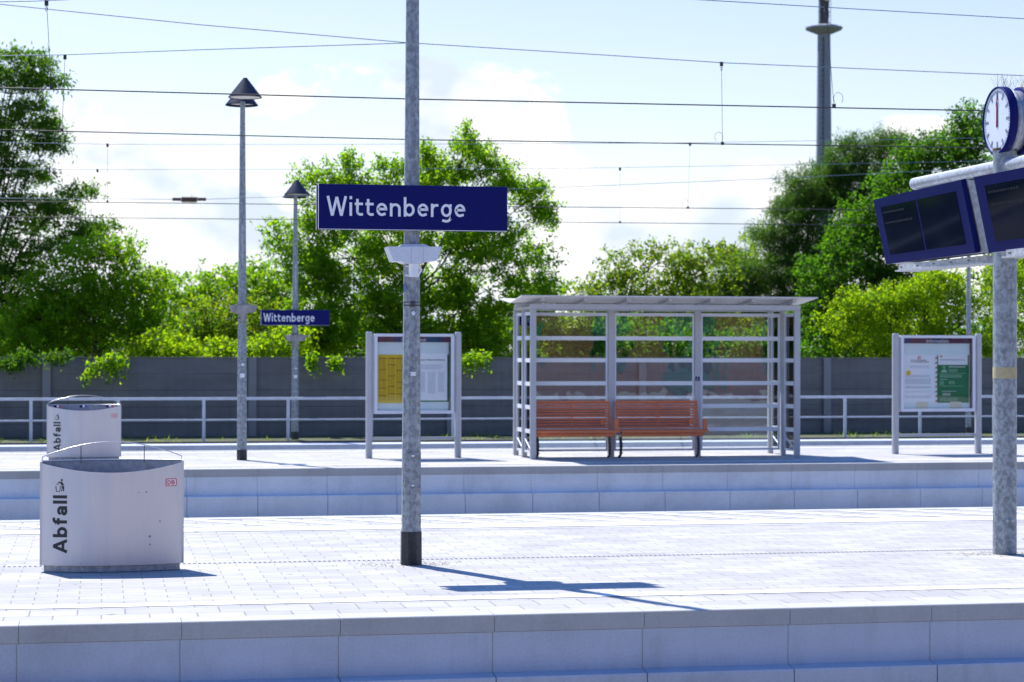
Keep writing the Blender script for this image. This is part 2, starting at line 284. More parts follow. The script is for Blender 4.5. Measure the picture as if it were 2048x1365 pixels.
# ------------------------------------------------------------------ helpers
def wloc(o):
    v = Vector((0, 0, 0))
    while o: v += o.location; o = o.parent
    return v
def put(name, me, parent=None, at_=None):
    o = bpy.data.objects.new(name, me); col.objects.link(o)
    if parent: o.parent = parent
    return o
def thing(name, loc, label, cat, group=None):
    o = bpy.data.objects.new(name, None); col.objects.link(o); o.location = loc; o.empty_display_size = .2
    o['label'] = label; o['category'] = cat
    if group: o['group'] = group
    return o
def tag(o, label, cat, group=None, kind=None):
    o['label'] = label; o['category'] = cat
    if group: o['group'] = group
    if kind: o['kind'] = kind
    return o
def struct(o, label=None):
    o['kind'] = 'structure'
    if label: o['label'] = label
    return o
class MB:
    def __init__(s): s.v = []; s.f = []; s.mi = []; s.sm = []
    def add(s, vs, fs, mi=0, smooth=False):
        b = len(s.v); s.v += [tuple(v) for v in vs]
        for f in fs: s.f.append(tuple(b+i for i in f)); s.mi.append(mi); s.sm.append(smooth)
        return s
    def box(s, x0, x1, y0, y1, z0, z1, mi=0, ch=0):
        if ch <= 0:
            vs = [(x, y, z) for x in (x0, x1) for y in (y0, y1) for z in (z0, z1)]
            return s.add(vs, [(0, 1, 3, 2), (4, 6, 7, 5), (0, 4, 5, 1), (2, 3, 7, 6), (0, 2, 6, 4), (1, 5, 7, 3)], mi)
        bm = bmesh.new(); bmesh.ops.create_cube(bm, size=1)
        for v in bm.verts: v.co = Vector(((x0+x1)/2+v.co.x*(x1-x0), (y0+y1)/2+v.co.y*(y1-y0), (z0+z1)/2+v.co.z*(z1-z0)))
        bmesh.ops.bevel(bm, geom=bm.edges[:], offset=ch, segments=2, affect='EDGES', profile=.5)
        bm.verts.index_update()
        s.add([v.co for v in bm.verts], [[v.index for v in f.verts] for f in bm.faces], mi); bm.free(); return s
    def tube(s, pts, rad, seg=8, mi=0, smooth=True, caps=True, rot=0):
        pts = [Vector(p) for p in pts]; n = len(pts)
        rad = rad if isinstance(rad, (list, tuple)) else [rad]*n
        vs = []; up = None
        for i, p in enumerate(pts):
            d = (pts[min(i+1, n-1)]-pts[max(i-1, 0)]).normalized()
            if up is None:
                up = Vector((0, 0, 1)) if abs(d.z) < .9 else Vector((1, 0, 0))
            a = d.cross(up).normalized(); b = a.cross(d).normalized(); up = b
            for k in range(seg):
                t = 2*math.pi*k/seg+rot; vs.append(p+rad[i]*(math.cos(t)*a+math.sin(t)*b))
        fs = [(i*seg+k, i*seg+(k+1) % seg, (i+1)*seg+(k+1) % seg, (i+1)*seg+k) for i in range(n-1) for k in range(seg)]
        s.add(vs, fs, mi, smooth)
        if caps: s.add(vs[:seg], [tuple(range(seg))[::-1]], mi); s.add(vs[-seg:], [tuple(range(seg))], mi)
        return s
    def prism(s, poly, axis, a0, a1, mi=0, smooth=False):
        """poly: 2-D points; axis 'x': poly=(y,z); 'y': poly=(x,z); 'z': poly=(x,y)"""
        def P(u, v, a): return (a, u, v) if axis == 'x' else (u, a, v) if axis == 'y' else (u, v, a)
        n = len(poly); vs = [P(u, v, a0) for u, v in poly]+[P(u, v, a1) for u, v in poly]
        s.add(vs, [(i, (i+1) % n, n+(i+1) % n, n+i) for i in range(n)], mi, smooth)
        s.add(vs[:n], [tuple(range(n))[::-1]], mi); s.add(vs[n:], [tuple(range(n))], mi); return s
    def lathe(s, prof, c, seg=32, mi=0, axis='z', smooth=True):
        c = Vector(c); vs = []
        for r, h in prof:
            for k in range(seg):
                t = 2*math.pi*k/seg; a, b = r*math.cos(t), r*math.sin(t)
                vs.append(c+(Vector((a, b, h)) if axis == 'z' else Vector((h, a, b)) if axis == 'x' else Vector((a, h, b))))
        fs = [(i*seg+k, i*seg+(k+1) % seg, (i+1)*seg+(k+1) % seg, (i+1)*seg+k) for i in range(len(prof)-1) for k in range(seg)]
        return s.add(vs, fs, mi, smooth)
    def build(s, name, mats, parent=None, fixn=True):
        me = bpy.data.meshes.new(name); off = wloc(parent) if parent else Vector((0, 0, 0))
        me.from_pydata([tuple(Vector(v)-off) for v in s.v], [], s.f)
        for m_ in (mats if isinstance(mats, (list, tuple)) else [mats]): me.materials.append(m_)
        me.polygons.foreach_set('material_index', s.mi); me.polygons.foreach_set('use_smooth', s.sm)
        if fixn and len(s.f) < 60000:
            bm = bmesh.new(); bm.from_mesh(me); bmesh.ops.recalc_face_normals(bm, faces=bm.faces[:]); bm.to_mesh(me); bm.free()
        me.update(); return put(name, me, parent)
_tc = {}
def text_mesh(body, bold=.0, space=1.0):
    k = (body, bold, space)
    if k in _tc: return _tc[k]
    c = bpy.data.curves.new('t', 'FONT'); c.body = body; c.size = 1; c.offset = bold; c.space_character = space; c.resolution_u = 6
    o = bpy.data.objects.new('t', c); col.objects.link(o); bpy.context.view_layer.update()
    me = bpy.data.meshes.new_from_object(o.evaluated_get(bpy.context.evaluated_depsgraph_get()))
    vs = [v.co.copy() for v in me.vertices]; fs = [tuple(p.vertices) for p in me.polygons]
    bpy.data.objects.remove(o); bpy.data.curves.remove(c); bpy.data.meshes.remove(me)
    xs = [v.x for v in vs]; ys = [v.y for v in vs]; x0, x1, y0, y1 = min(xs), max(xs), min(ys), max(ys)
    r = ([((v.x-x0)/(x1-x0), (v.y-y0)/(y1-y0)) for v in vs], fs); _tc[k] = r; return r
def text(mb, body, P, A, B, bold=.0, mi=0, off=None, space=1.0):
    """letters fill the parallelogram P + u A + v B; off(x) may push each vertex along -y"""
    uv, fs = text_mesh(body, bold, space); P, A, B = Vector(P), Vector(A), Vector(B); vs = []
    for u, v in uv:
        q = P+u*A+v*B
        if off: q.y = off(q.x)
        vs.append(q)
    return mb.add(vs, fs, mi)
def arc(cx, cy, rx, ry, a0, a1, n=14):
    return [(cx+rx*math.cos(R(a0+(a1-a0)*i/n)), cy+ry*math.sin(R(a0+(a1-a0)*i/n))) for i in range(n+1)]
# upright sans letters drawn as strokes, in units of the x-height
GL = {'W': (1.46, [[(.08, 1.46), (.40, .0), ], [(.40, .0), (.73, 1.40)], [(.73, 1.40), (1.06, .0)], [(1.06, .0), (1.38, 1.46)]]),
      'i': (.25, [[(.125, 0), (.125, 1)], [(.125, 1.24), (.125, 1.47)]]),
      't': (.62, [[(.20, 1.27), (.20, .34)]+arc(.42, .34, .22, .225, 180, 275, 8)+[(.60, .135)], [(0, .90), (.60, .90)]]),
      'e': (.82, [[(.12, .54), (.72, .54)]+arc(.42, .52, .30, .375, 5, 180, 14)+arc(.42, .49, .30, .375, 180, 300, 12)+[(.70, .19)]]),
      'n': (.86, [[(.125, 0), (.125, .99)], [(.125, .62)]+arc(.43, .585, .30, .30, 165, 0, 12)+[(.73, 0)]]),
      'b': (.86, [[(.125, 0), (.125, 1.46)], arc(.43, .50, .305, .385, 180, -180, 28)]),
      'r': (.58, [[(.125, 0), (.125, .99)], [(.125, .55)]+arc(.45, .56, .32, .32, 175, 80, 8)+[(.58, .87)]]),
      'g': (.86, [arc(.43, .50, .305, .385, 0, 360, 28), [(.735, .97), (.735, -.05)]+arc(.43, -.04, .305, .27, 0, -110, 12)+[(.13, -.25)]])}
GL.update({'I': (.25, [[(.125, 0), (.125, 1.42)]]), 'l': (.25, [[(.125, 0), (.125, 1.46)]]),
      'f': (.60, [[(.24, 0), (.24, 1.15)]+arc(.44, 1.15, .20, .22, 180, 85, 7)+[(.60, 1.37)], [(0, .90), (.56, .90)]]),
      'o': (.86, [arc(.43, .50, .31, .385, 0, 360, 28)]),
      'm': (1.32, [[(.125, 0), (.125, .99)], [(.125, .62)]+arc(.40, .62, .265, .265, 165, 0, 10)+[(.665, 0)], [(.665, .62)]+arc(.93, .62, .265, .265, 165, 0, 10)+[(1.195, 0)]]),
      'a': (.80, [[(.12, .80)]+arc(.38, .66, .27, .225, 150, 0, 10)+[(.65, 0)], arc(.375, .30, .255, .195, 20, 340, 18)]),
      'A': (1.14, [[(.09, 0), (.57, 1.42)], [(.57, 1.42), (1.05, 0)], [(.26, .42), (.88, .42)]]),
      'D': (1.0, [[(.125, .115), (.125, 1.30)], [(.02, 1.31)]+arc(.42, .71, .44, .60, 90, -90, 16)+[(.02, .11)]]),
      'B': (.96, [[(.125, .115), (.125, 1.30)], [(.02, 1.31)]+arc(.46, 1.02, .30, .29, 90, -90, 10)+[(.12, .73)], [(.12, .73)]+arc(.50, .42, .33, .31, 90, -90, 10)+[(.02, .11)]]),
      'U': (.98, [[(.125, 1.42)]+arc(.49, .46, .365, .36, 180, 360, 12)+[(.855, 1.42)]]), 's': (.70, [arc(.35, .70, .24, .185, 20, 270, 10)+arc(.35, .30, .25, .195, 90, -160, 10)]),
      'u': (.86, [[(.13, 1.0)]+arc(.43, .42, .30, .31, 180, 360, 10), [(.735, 0), (.735, 1.0)]]), 'H': (1.04, [[(.125, 0), (.125, 1.42)], [(.915, 0), (.915, 1.42)], [(.125, .74), (.915, .74)]]),
      'd': (.86, [arc(.43, .50, .305, .385, 0, 360, 28), [(.735, 0), (.735, 1.46)]]), ' ': (.35, []), 'c': (.74, [arc(.43, .50, .31, .385, 50, 310, 18)])})
def signtext(mb, word, x0, x1, z0, z1, y, w_=.235, gap=.12, desc=.42, mi=0, mp=None):
    """z0 = bottom of the descender, z1 = cap height"""
    k = (z1-z0)/(1.47+desc); zb = z0+desc*k; tot = sum(GL[c][0] for c in word)+gap*(len(word)-1); kx = (x1-x0)/tot; X = 0
    for ci, c in enumerate(word):
        for si, st in enumerate(GL[c][1]):
            n = len(st); L_, Rr = [], []
            for i, (px, pz) in enumerate(st):
                def dr(a, b): v = (b[0]-a[0], b[1]-a[1]); l = math.hypot(*v) or 1; return v[0]/l, v[1]/l
                d0 = dr(st[max(i-1, 0)], st[i]) if i else dr(st[0], st[1]); d1 = dr(st[i], st[i+1]) if i < n-1 else d0
                if abs(st[0][0]-st[-1][0])+abs(st[0][1]-st[-1][1]) < 1e-6 and n > 6 and i in (0, n-1): d0, d1 = dr(st[-2], st[-1]), dr(st[0], st[1])
                nx, nz = -(d0[1]+d1[1]), d0[0]+d1[0]; l = math.hypot(nx, nz) or 1; nx, nz = nx/l, nz/l
                cs = max(.5, nx*-d0[1]+nz*d0[0]); h = w_/2/cs
                L_.append((px+nx*h, pz+nz*h)); Rr.append((px-nx*h, pz-nz*h))
            yy = y-.00015*si
            vs = [(x0+(X+a)*kx, yy, zb+b*k) for a, b in L_+Rr]
            if mp: vs = [mp(*v) for v in vs]
            mb.add(vs, [(i, i+1, n+i+1, n+i) for i in range(n-1)], mi)
        X += GL[c][0]+gap
# ------------------------------------------------------------------ setting: ground, track beds, platforms
XA, XB = -22, 70
g = MB()
prof = [(-400, -1.0), (43.9, -1.0), (44.22, -1.0), (44.24, -.20), (47.9, -.16), (60, -.3), (2500, -.3)]
for (y0, z0), (y1, z1) in zip(prof[:-1], prof[1:]): g.add([(-2500, y0, z0), (2500, y0, z0), (2500, y1, z1), (-2500, y1, z1)], [(0, 1, 2, 3)])
struct(g.build('ground', M['ground']), 'dark soil and gravel strip along the foot of the grey barrier')
tb = MB()
for y0, y1 in ((5.6, 13.7), (22.9, 31.3), (37.8, 43.1)):
    tb.prism([(y0, -.99), (y0+.1, -.78), (y1-.1, -.78), (y1, -.99)], 'x', XA, XB)
struct(tb.build('trackbed', M['ballast']), 'grey brown ballast of the tracks between the platforms')
def edge(yf, x0, dirn, name, z=0, wm='wall', step=1.047, top=.25, h=.115):
    """one row of concrete edge elements; dirn=+1 faces the camera (-y)"""
    e = MB(); k0 = math.floor((XA-x0)/step); k1 = math.ceil((XB-x0)/step)
    s = dirn
    for k in range(k0, k1):
        a, b = x0+k*step+.002, x0+(k+1)*step-.002; j = .0015*math.sin(k*12.9)
        p = [(yf+j*s, z-.006), (yf+s*.006+j*s, z), (yf+s*top, z), (yf+s*top, z-h), (yf+j*s, z-h)]
        e.prism(p, 'x', a, b, 0)
        a2, b2 = a-.012+.0018, b-.012-.0018
        q = [(yf+s*.008, z-h-.004), (yf+s*.3, z-h-.004), (yf+s*.3, z-1), (yf-s*.13, z-1), (yf-s*.13, z-.42), (yf-s*.125, z-.405), (yf+s*.008, z-.392)]
        e.prism(q, 'x', a2, b2, 1)
    e.box(XA, XB, min(yf+s*.012, yf+s*.3), max(yf+s*.012, yf+s*.3), z-1, z-.02, 0)
    return struct(e.build(name, [M['coping'], M[wm], M['rubber']]))
Y1F, Y1B, Y2F, Y2B, Y3F = 13.99, 22.59, 31.62, 37.44, 43.35
struct(edge(Y1F, .52, 1, 'platform_edge'), 'pale concrete edge of the near platform above a grey blue wall')
struct(edge(Y1B, .9, -1, 'platform_edge'), 'pale rear edge stones of the near platform')
struct(edge(Y2F, 2.30, 1, 'platform_edge', wm='wall_bounce'), 'grey concrete edge of the middle platform above its wall')
struct(edge(Y2B, 1.1, -1, 'platform_edge'), 'pale rear edge stones of the middle platform')
e3 = MB()
for k in range(-24, 74):
    a3 = .72+k*.96; e3.box(a3+.004, a3+.956, Y3F, Y3F+.85, -.5, -.18)
e3.box(XA, XB, Y3F+.02, Y3F+.8, -1, -.2)
struct(e3.build('platform_edge', M['wall']), 'low kerb of the far platform below the white railing')
struct(edge(5.39, .6, -1, 'platform_edge'), 'edge stones of the platform under the camera')
def sheet(name, x0, x1, y0, y1, z, m_, label=None, thick=.0):
    s = MB(); s.add([(x0, y0, z), (x1, y0, z), (x1, y1, z), (x0, y1, z)], [(0, 1, 2, 3)]); return struct(s.build(name, m_), label)
core = MB(); core.box(XA, XB, Y1F+.3, Y1B-.3, -.99, -.012); core.box(XA, XB, Y2F+.3, Y2B-.3, -.99, -.012); core.box(XA, XB, -9, 5.1, -.99, -.012)
struct(core.build('platform', M['wall']), 'concrete bodies of the platforms')
sheet('paving', XA, XB, Y1F+.252, 14.88, -.004, M['slab'], 'two rows of large grey slabs behind the near platform edge')
sheet('warning_strip', XA, XB, 14.88, 15.07, .0, M['tactile'], 'white ridged guide strip along the near platform')
sheet('paving', XA, XB, 15.07, 17.76, -.004, M['paver'], 'small grey pavers in running bond in front of the drain')
sheet('drain_channel', XA, XB, 17.76, 17.84, -.003, M['drain'], 'narrow slotted drain running along the near platform')
sheet('paving', XA, XB, 17.84, 20.85, -.004, M['paver'], 'small grey pavers in running bond behind the drain')
sheet('warning_strip', XA, XB, 20.85, 21.3, .0, M['tactile'], 'cream ridged guide strip at the back of the near platform')
sheet('paving', XA, XB, 21.3, Y1B-.252, -.004, M['slab'], 'slabs under the white hatching at the back of the near platform')
hx = MB(); st = .565*2
for k in range(-30, 96):
    x = k*.72+.12
    hx.add([(x, 22.335, .0), (x+.2, 22.335, .0), (x+.2+.93, 21.303, .0), (x+.93, 21.303, .0)], [(0, 1, 2, 3)])
struct(hx.build('platform_marking', M['white_mark']), 'white diagonal hatching along the rear edge of the near platform')
sheet('paving', XA, XB, Y2F+.252, 32.4, -.004, M['slab'], 'slabs behind the middle platform edge')
sheet('warning_strip', XA, XB, 32.4, 32.62, .0, M['tactile'], 'white guide strip along the middle platform')
sheet('paving', XA, XB, 32.62, Y2B-.252, -.004, M['paver3'], 'grey pavers under the shelter and the information cases')
sheet('warning_strip', XA, XB, 36.6, 36.8, .001, M['tactile'], 'white guide strip at the rear of the middle platform')
sheet('paving', XA, XB, -9, 5.14, -.004, M['paver'], 'pavers of the platform under the camera')
bd = MB(); bd.box(XA, XB, 44.205, 44.235, -.9, -.14); tag(bd.build('retaining_board', M['dark_metal']), 'dark low board edging the soil behind the far platform kerb', 'edging board')
# ------------------------------------------------------------------ near sign pole
OCT = math.pi/8
pole_t = thing('sign_pole', (2.541, 17.4, 0), 'grey galvanised tapering pole carrying the large blue station sign, black collar at its foot', 'pole')
p = MB(); p.tube([(2.541, 17.4, 0), (2.541, 17.4, 2.9), (2.548, 17.4, 8.6)], [.0865, .068, .033], 8, smooth=False, rot=OCT); p.build('pole', M['galv'], pole_t)
p = MB(); p.tube([(2.541, 17.4, 0), (2.541, 17.4, .275)], [.0925, .0905], 8, smooth=False, rot=OCT); p.tube([(2.52, 17.312, .002), (2.522, 17.312, .268)], .006, 6); p.build('collar', M['rubber'], pole_t)
p = MB(); p.box(2.47, 2.612, 17.316, 17.33, .64, .643); p.box(2.47, 2.612, 17.316, 17.33, .935, .938); p.box(2.472, 2.61, 17.3195, 17.33, .645, .933)
p.build('access_panel', M['galv'], pole_t)
for z in (.665, .912):
    p = MB(); p.lathe([(0, -.006), (.007, -.005), (.009, 0), (.013, .001), (.013, .008)], (2.543, 17.316, z), 12, axis='y'); p.build('bolt', M['steel_rod'], pole_t)
p = MB(); p.tube([(2.541, 17.4, 2.158), (2.541, 17.4, 2.168)], .0755, 8, smooth=False, rot=OCT); p.tube([(2.541, 17.4, 2.185), (2.541, 17.4, 2.193)], .0755, 8, smooth=False, rot=OCT); p.box(2.525, 2.555, 17.318, 17.34, 2.15, 2.2); p.build('strap', M['dark_metal'], pole_t)
p = MB(); p.box(2.522, 2.568, 17.316, 17.33, 1.595, 1.608); p.box(2.522, 2.568, 17.316, 17.33, 1.575, 1.588); p.box(2.53, 2.562, 17.317, 17.33, 1.588, 1.595); p.build('sticker', M['white_paint'], pole_t)
p = MB(); p.lathe([(0, 0), (.011, 0)], (2.545, 17.322, 2.09), 14, axis='y'); p.lathe([(.006, .002), (.016, .002)], (2.545, 17.324, 2.098), 14, axis='y'); p.build('sticker', M['lettering'], pole_t)
p = MB(); p.box(2.465, 2.472, 17.345, 17.36, 2.27, 2.34); p.build('sticker', M['blue_sticker'], pole_t)
# station signs
def station_sign(x0, x1, z0, z1, yf, gap, tx0, tx1, tz0, tz1, label, dark=True):
    t = thing('station_sign', ((x0+x1)/2, yf+gap/2, z0), label, 'sign', 'blue station name signs on poles')
    s = MB(); s.box(x0, x1, yf, yf+.02, z0, z1, 0, .004); s.box(x0-.004, x0, yf+.004, yf+.018, z0, z1, 1); s.box(x0+.001, x1-.001, yf+.004, yf+.018, z0-.005, z0-.001, 1); s.build('front_panel', [M['navy'], M['white_paint']], t)
    s = MB(); s.box(x0, x1, yf+gap, yf+gap+.02, z0, z1, 0, .004); s.box(x0-.004, x0, yf+gap+.004, yf+gap+.016, z0, z1, 1); s.build('rear_panel', [M['navy'], M['white_paint']], t)
    s = MB()
    for xx in (x0+(x1-x0)*.38, x0+(x1-x0)*.62):
        s.box(xx-.02, xx+.02, yf+.022, yf+gap-.002, z0+.02, z0+.06); s.box(xx-.02, xx+.02, yf+.022, yf+gap-.002, z1-.06, z1-.02)
    s.box(x0+(x1-x0)*.3, x1-(x1-x0)*.3, yf+.022, yf+.05, z0+.01, z0+.05); s.build('bracket', M['galv_light'], t)
    s = MB(); signtext(s, 'Wittenberge', tx0, tx1, tz0, tz1, yf-.003, .188, .16); s.build('lettering', M['lettering'], t)
    return t
station_sign(1.751, 3.335, 2.791, 3.160, 17.295, .17, 1.817, 2.977, 2.852, 3.062, 'large blue station name sign on the near grey pole')
# loudspeakers
def speaker(cx, cy, zt, s_, label, m_, tilt=True, group='loudspeakers strapped to poles'):
    t = thing('loudspeaker', (cx, cy, zt-.2*s_), label, 'loudspeaker', group)
    b = MB()
    P = [(-.225, .0), (-.178, -.118), (-.150, -.122), (-.12, -.118), (-.09, -.132), (-.04, -.142), (.025, -.142), (.07, -.132), (.11, -.118), (.19, -.112), (.225, .004), (.13, .003), (-.13, .001)]
    P = [(cx+u*s_, zt+v*s_) for u, v in P]
    b.prism(P, 'y', cy-.13*s_, cy+.13*s_); b.build('horn', m_, t)
    c = MB(); c.prism([(cx-.13*s_, zt+.002), (cx-.09*s_, zt+.022*s_), (cx+.09*s_, zt+.024*s_), (cx+.135*s_, zt+.004)], 'y', cy-.1*s_, cy+.1*s_); c.box(cx+.008*s_, cx+.018*s_, cy-.136*s_, cy-.13*s_, zt-.004, zt+.01); c.build('lid', m_, t)
    for xa, dz in ((-.03, .138), (.072, .128)):
        c = MB(); c.box(cx+xa*s_, cx+(xa+.0015)*s_, cy-.1315*s_, cy-.129*s_, zt-dz*s_, zt-.004); c.build('seam', M['steel_dark'], t)
    c = MB(); c.tube([(cx-.002, cy-.0*s_-.085*s_, zt-.142*s_), (cx-.002, cy-.085*s_, zt-.25*s_)], .042*s_, 14); c.tube([(cx+.03*s_, cy-.09*s_, zt-.15*s_), (cx+.06*s_, cy-.09*s_, zt-.19*s_), (cx+.03*s_, cy-.09*s_, zt-.235*s_)], .012*s_, 8)
    c.box(cx-.07*s_, cx-.03*s_, cy-.09*s_, cy-.07*s_, zt-.165*s_, zt-.158*s_); c.box(cx-.07*s_, cx+.0*s_, cy-.1*s_, cy-.07*s_, zt-.245*s_, zt-.232*s_)
    c.build('bracket', M['white_paint'] if tilt else m_, t)
speaker(2.548, 17.4, 2.648, 1, 'pale double horn loudspeaker strapped below the large station sign', M['plastic'])
# ------------------------------------------------------------------ waste bins
def bin_(x0, x1, yc, s_, label, stickers, dirt):
    t = thing('waste_bin', ((x0+x1)/2, yc, 0), label, 'waste bin', 'stainless steel platform waste bins')
    xm = (x0+x1)/2; W = (x1-x0)/2
    def half(x): u = min(1, abs(x-xm)/W); return (.035+.125*(1-u*u))*s_
    zt, zb = .887*s_, .052*s_
    n = 40; xs = [x0+(x1-x0)*i/n for i in range(n+1)]
    def cut(x): u = (x-xm)/W; return zt-.012*s_-.078*s_*(1-u*u)
    def sheet_(sign, ztop, name, m_):
        b = MB(); vo = []; vi = []
        for x in xs:
            y = yc+sign*half(x); zz = ztop(x)
            vo += [(x, y, zb), (x, y, zz)]; vi += [(x, y-sign*.012, zb), (x, y-sign*.012, zz)]
        q = [(2*i, 2*i+2, 2*i+3, 2*i+1) for i in range(n)]
        b.add(vo, q, 0, True); b.add(vi, q, 0, True)
        b.add(vo+vi, [(2*i+1, 2*i+3, 2*i+3+2*n+2, 2*i+1+2*n+2) for i in range(n)], 0); return b.build(name, m_, t)
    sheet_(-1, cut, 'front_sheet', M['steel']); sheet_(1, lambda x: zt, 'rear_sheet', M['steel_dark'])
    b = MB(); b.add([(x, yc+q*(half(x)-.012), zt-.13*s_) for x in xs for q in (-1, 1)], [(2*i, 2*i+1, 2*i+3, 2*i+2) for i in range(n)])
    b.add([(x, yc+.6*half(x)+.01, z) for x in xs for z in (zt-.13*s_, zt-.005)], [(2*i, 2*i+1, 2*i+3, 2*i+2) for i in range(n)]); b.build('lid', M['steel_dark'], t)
    for xa in (x0-.006, x1-.012):
        b = MB(); b.box(xa, xa+.018, yc-.04*s_, yc+.04*s_, zb, zt, 0); b.build('end_plate', M['steel'], t)
    b = MB(); b.tube([(x, yc+half(x)-.006, zt+.002) for x in xs], .005, 6); b.build('rim', M['steel_rod'], t)
    b = MB(); vs = [(x, yc+q*(half(x)-.03*s_), z) for q in (-1, 1) for x in [x0+.025+(x1-x0-.05)*i/n for i in range(n+1)] for z in (0, zb)]
    m1 = 2*(n+1); b.add(vs, [(o+2*i, o+2*i+2, o+2*i+3, o+2*i+1) for o in (0, m1) for i in range(n)]+[(0, 1, m1+1, m1), (2*n, 2*n+1, m1+2*n+1, m1+2*n)]); b.build('plinth', M['galv_light'], t)
    # rain guard rod
    b = MB(); pts = [(x0+.01, yc, zt), (x0+.012, yc, zt+.035*s_)]+[(x0+.012+(x1-x0-.024)*i/24, yc, zt+.035*s_+.12*s_*math.sin(math.pi*i/24)**.9) for i in range(1, 24)]+[(x1-.012, yc, zt+.035*s_), (x1-.01, yc, zt)]
    b.tube(pts, .0045*s_, 6); b.build('hoop', M['steel_rod'], t)
    for u in (-.44, .45):
        x = xm+u*W; h_ = .035*s_+.12*s_*math.sin(math.pi*(x-x0)/(x1-x0))**.9
        b = MB(); b.tube([(x, yc+.02, zt-.02), (x, yc, zt+h_)], .004*s_, 6); b.build('stay', M['dark_metal'], t)
    off = lambda x: yc-half(x)-.0025
    k = W/.567
    b = MB(); signtext(b, 'Abfall', .155*s_, .617*s_, 0, .112*k, 0, .27, .2, 0, 0, lambda a, yy, c_: (xm-.358*k-c_, off(xm-.358*k-c_)+yy, a)); 
    b.build('lettering', M['black_ink'], t)
    b = MB()   # tidy-man pictogram
    def pg(poly): 
        vs = [(xm-.455*k+u*1.2*k, 0, .637*s_+v*1.12*s_) for u, v in poly]; vs = [(x, off(x), z) for x, _, z in vs]; b.add(vs, [tuple(range(len(vs)))])
    pg([(.046+.0075*math.cos(i*.6283), .092+.0075*math.sin(i*.6283)) for i in range(10)])
    pg([(.022, .079), (.046, .081), (.056, .066), (.062, .056), (.046, .052), (.040, .062), (.036, .070), (.022, .074)])
    pg([(.044, .050), (.061, .050), (.061, .012), (.055, .012), (.053, .036), (.046, .012), (.040, .012), (.047, .034)])
    pg([(.004, .050), (.009, .050), (.0125, .010), (.0085, .010)]); pg([(.039, .050), (.034, .050), (.031, .010), (.035, .010)]); pg([(.0085, .008), (.035, .008), (.035, .0125), (.0085, .0125)])
    for i in range(8):
        a0, a1 = i*.785, (i+1)*.785; pg([(.021+r*math.cos(a), .064+r*math.sin(a)) for r, a in ((.008, a0), (.008, a1), (.0055, a1), (.0055, a0))])
    b.build('pictogram', M['black_ink'], t)
    b = MB()   # rounded frame and letters
    cx, cz, hw, hh = xm+.470*k, .712*s_, .044*k, .031*s_
    def rr(hw, hh, r): return [(cx+sx*(hw-r)+r*math.cos(a), cz+sz*(hh-r)+r*math.sin(a)) for sx, sz, a_ in ((1, 1, 0), (-1, 1, 90), (-1, -1, 180), (1, -1, 270)) for a in [R(a_+22.5*j) for j in range(5)]]
    o1, o2 = rr(hw, hh, .009), rr(hw-.0065, hh-.0065, .005); n_ = len(o1)
    b.add([(x, off(x), z) for x, z in o1+o2], [(i, (i+1) % n_, n_+(i+1) % n_, n_+i) for i in range(n_)], 0)
    b.add([(x, off(x)+.001, z) for x, z in o2], [tuple(range(n_))], 1)
    signtext(b, 'DB', cx-.030*k, cx+.030*k, cz-.018*s_, cz+.018*s_, 0, .25, .16, 0, 0, lambda a, yy, c_: (a, off(a)-.0006+yy, c_))
    b.build('badge', [M['red_ink'], M['paper_white']], t)
    if stickers:
        for j, (u, c1, c2) in enumerate(((-.72, 'paper_white', 'red_ink'), (-.02, 'paper_white', 'blue_sticker'), (.70, 'paper_white', 'red_ink'))):
            b = MB(); x = xm+u*W; y = yc+.6*half(x)-.004
            b.box(x-.06, x-.015, y, y+.004, zt-.045, zt-.008, 0); b.box(x-.013, x+.02, y-.001, y+.004, zt-.04, zt-.005, 1); b.box(x+.022, x+.05, y, y+.004, zt-.045, zt-.008, 2)
            b.build('sorting_label', [M['navy'], M[c1], M[c2]], t)
    if dirt:
        b = MB(); rnd = random.Random(3)
        for (px, pz, r_) in ((.30, .30, .012), (.30, .235, .008), (.27, .66, .008), (.21, .655, .006), (.0, .23, .004), (.38, .42, .008), (-.25, .09, .006)):
            ring = [(xm+px+r_*math.cos(a)*rnd.uniform(.4, 1), .0, pz-.02+r_*math.sin(a)*rnd.uniform(.5, 1.1)) for a in [i*.7 for i in range(9)]]
            b = MB(); b.add([(x, off(x), z) for x, _, z in ring], [tuple(range(9))]); b.build('stain', M['grime'], t)
    return t
bin_(-.482, .652, 17.36, 1, 'large stainless steel waste bin at the front, red badge and black lettering', False, True)
bin_(-.862, .302, 34.55, 1, 'waste bin on the middle platform behind, with coloured labels under its rim', True, False)
# ------------------------------------------------------------------ display mast, displays, clock
t = thing('display_mast', (7.84, 17.4, 0), 'thick round galvanised mast at the right holding the displays and the clock', 'mast')
p = MB(); p.tube([(7.84, 17.4, 0), (7.84, 17.4, 3.56)], .104, 32); p.build('pole', M['galv'], t)
p = MB(); p.tube([(7.84, 17.4, 3.56), (7.84, 17.4, 3.58)], .109, 32); p.build('cap', M['ceramic'], t)
p = MB(); p.tube([(7.84, 13.6, 3.43), (7.84, 19.5, 3.43)], .06, 20); p.build('cross_arm', M['galv_light'], t)
p = MB(); p.tube([(7.84, 17.4, 1.548), (7.84, 17.4, 1.647)], .1055, 32); p.build('tape_band', M['tape'], t)
for zz, xx in ((.30, 7.825), (.30, 7.87)):
    p = MB(); p.lathe([(0, -.012), (.008, -.011), (.014, -.004), (.018, 0), (.018, .02)], (xx, 17.4-math.sqrt(.104**2-(xx-7.84)**2)-.001, zz), 12, axis='y'); p.build('bolt', M['galv_light'], t)
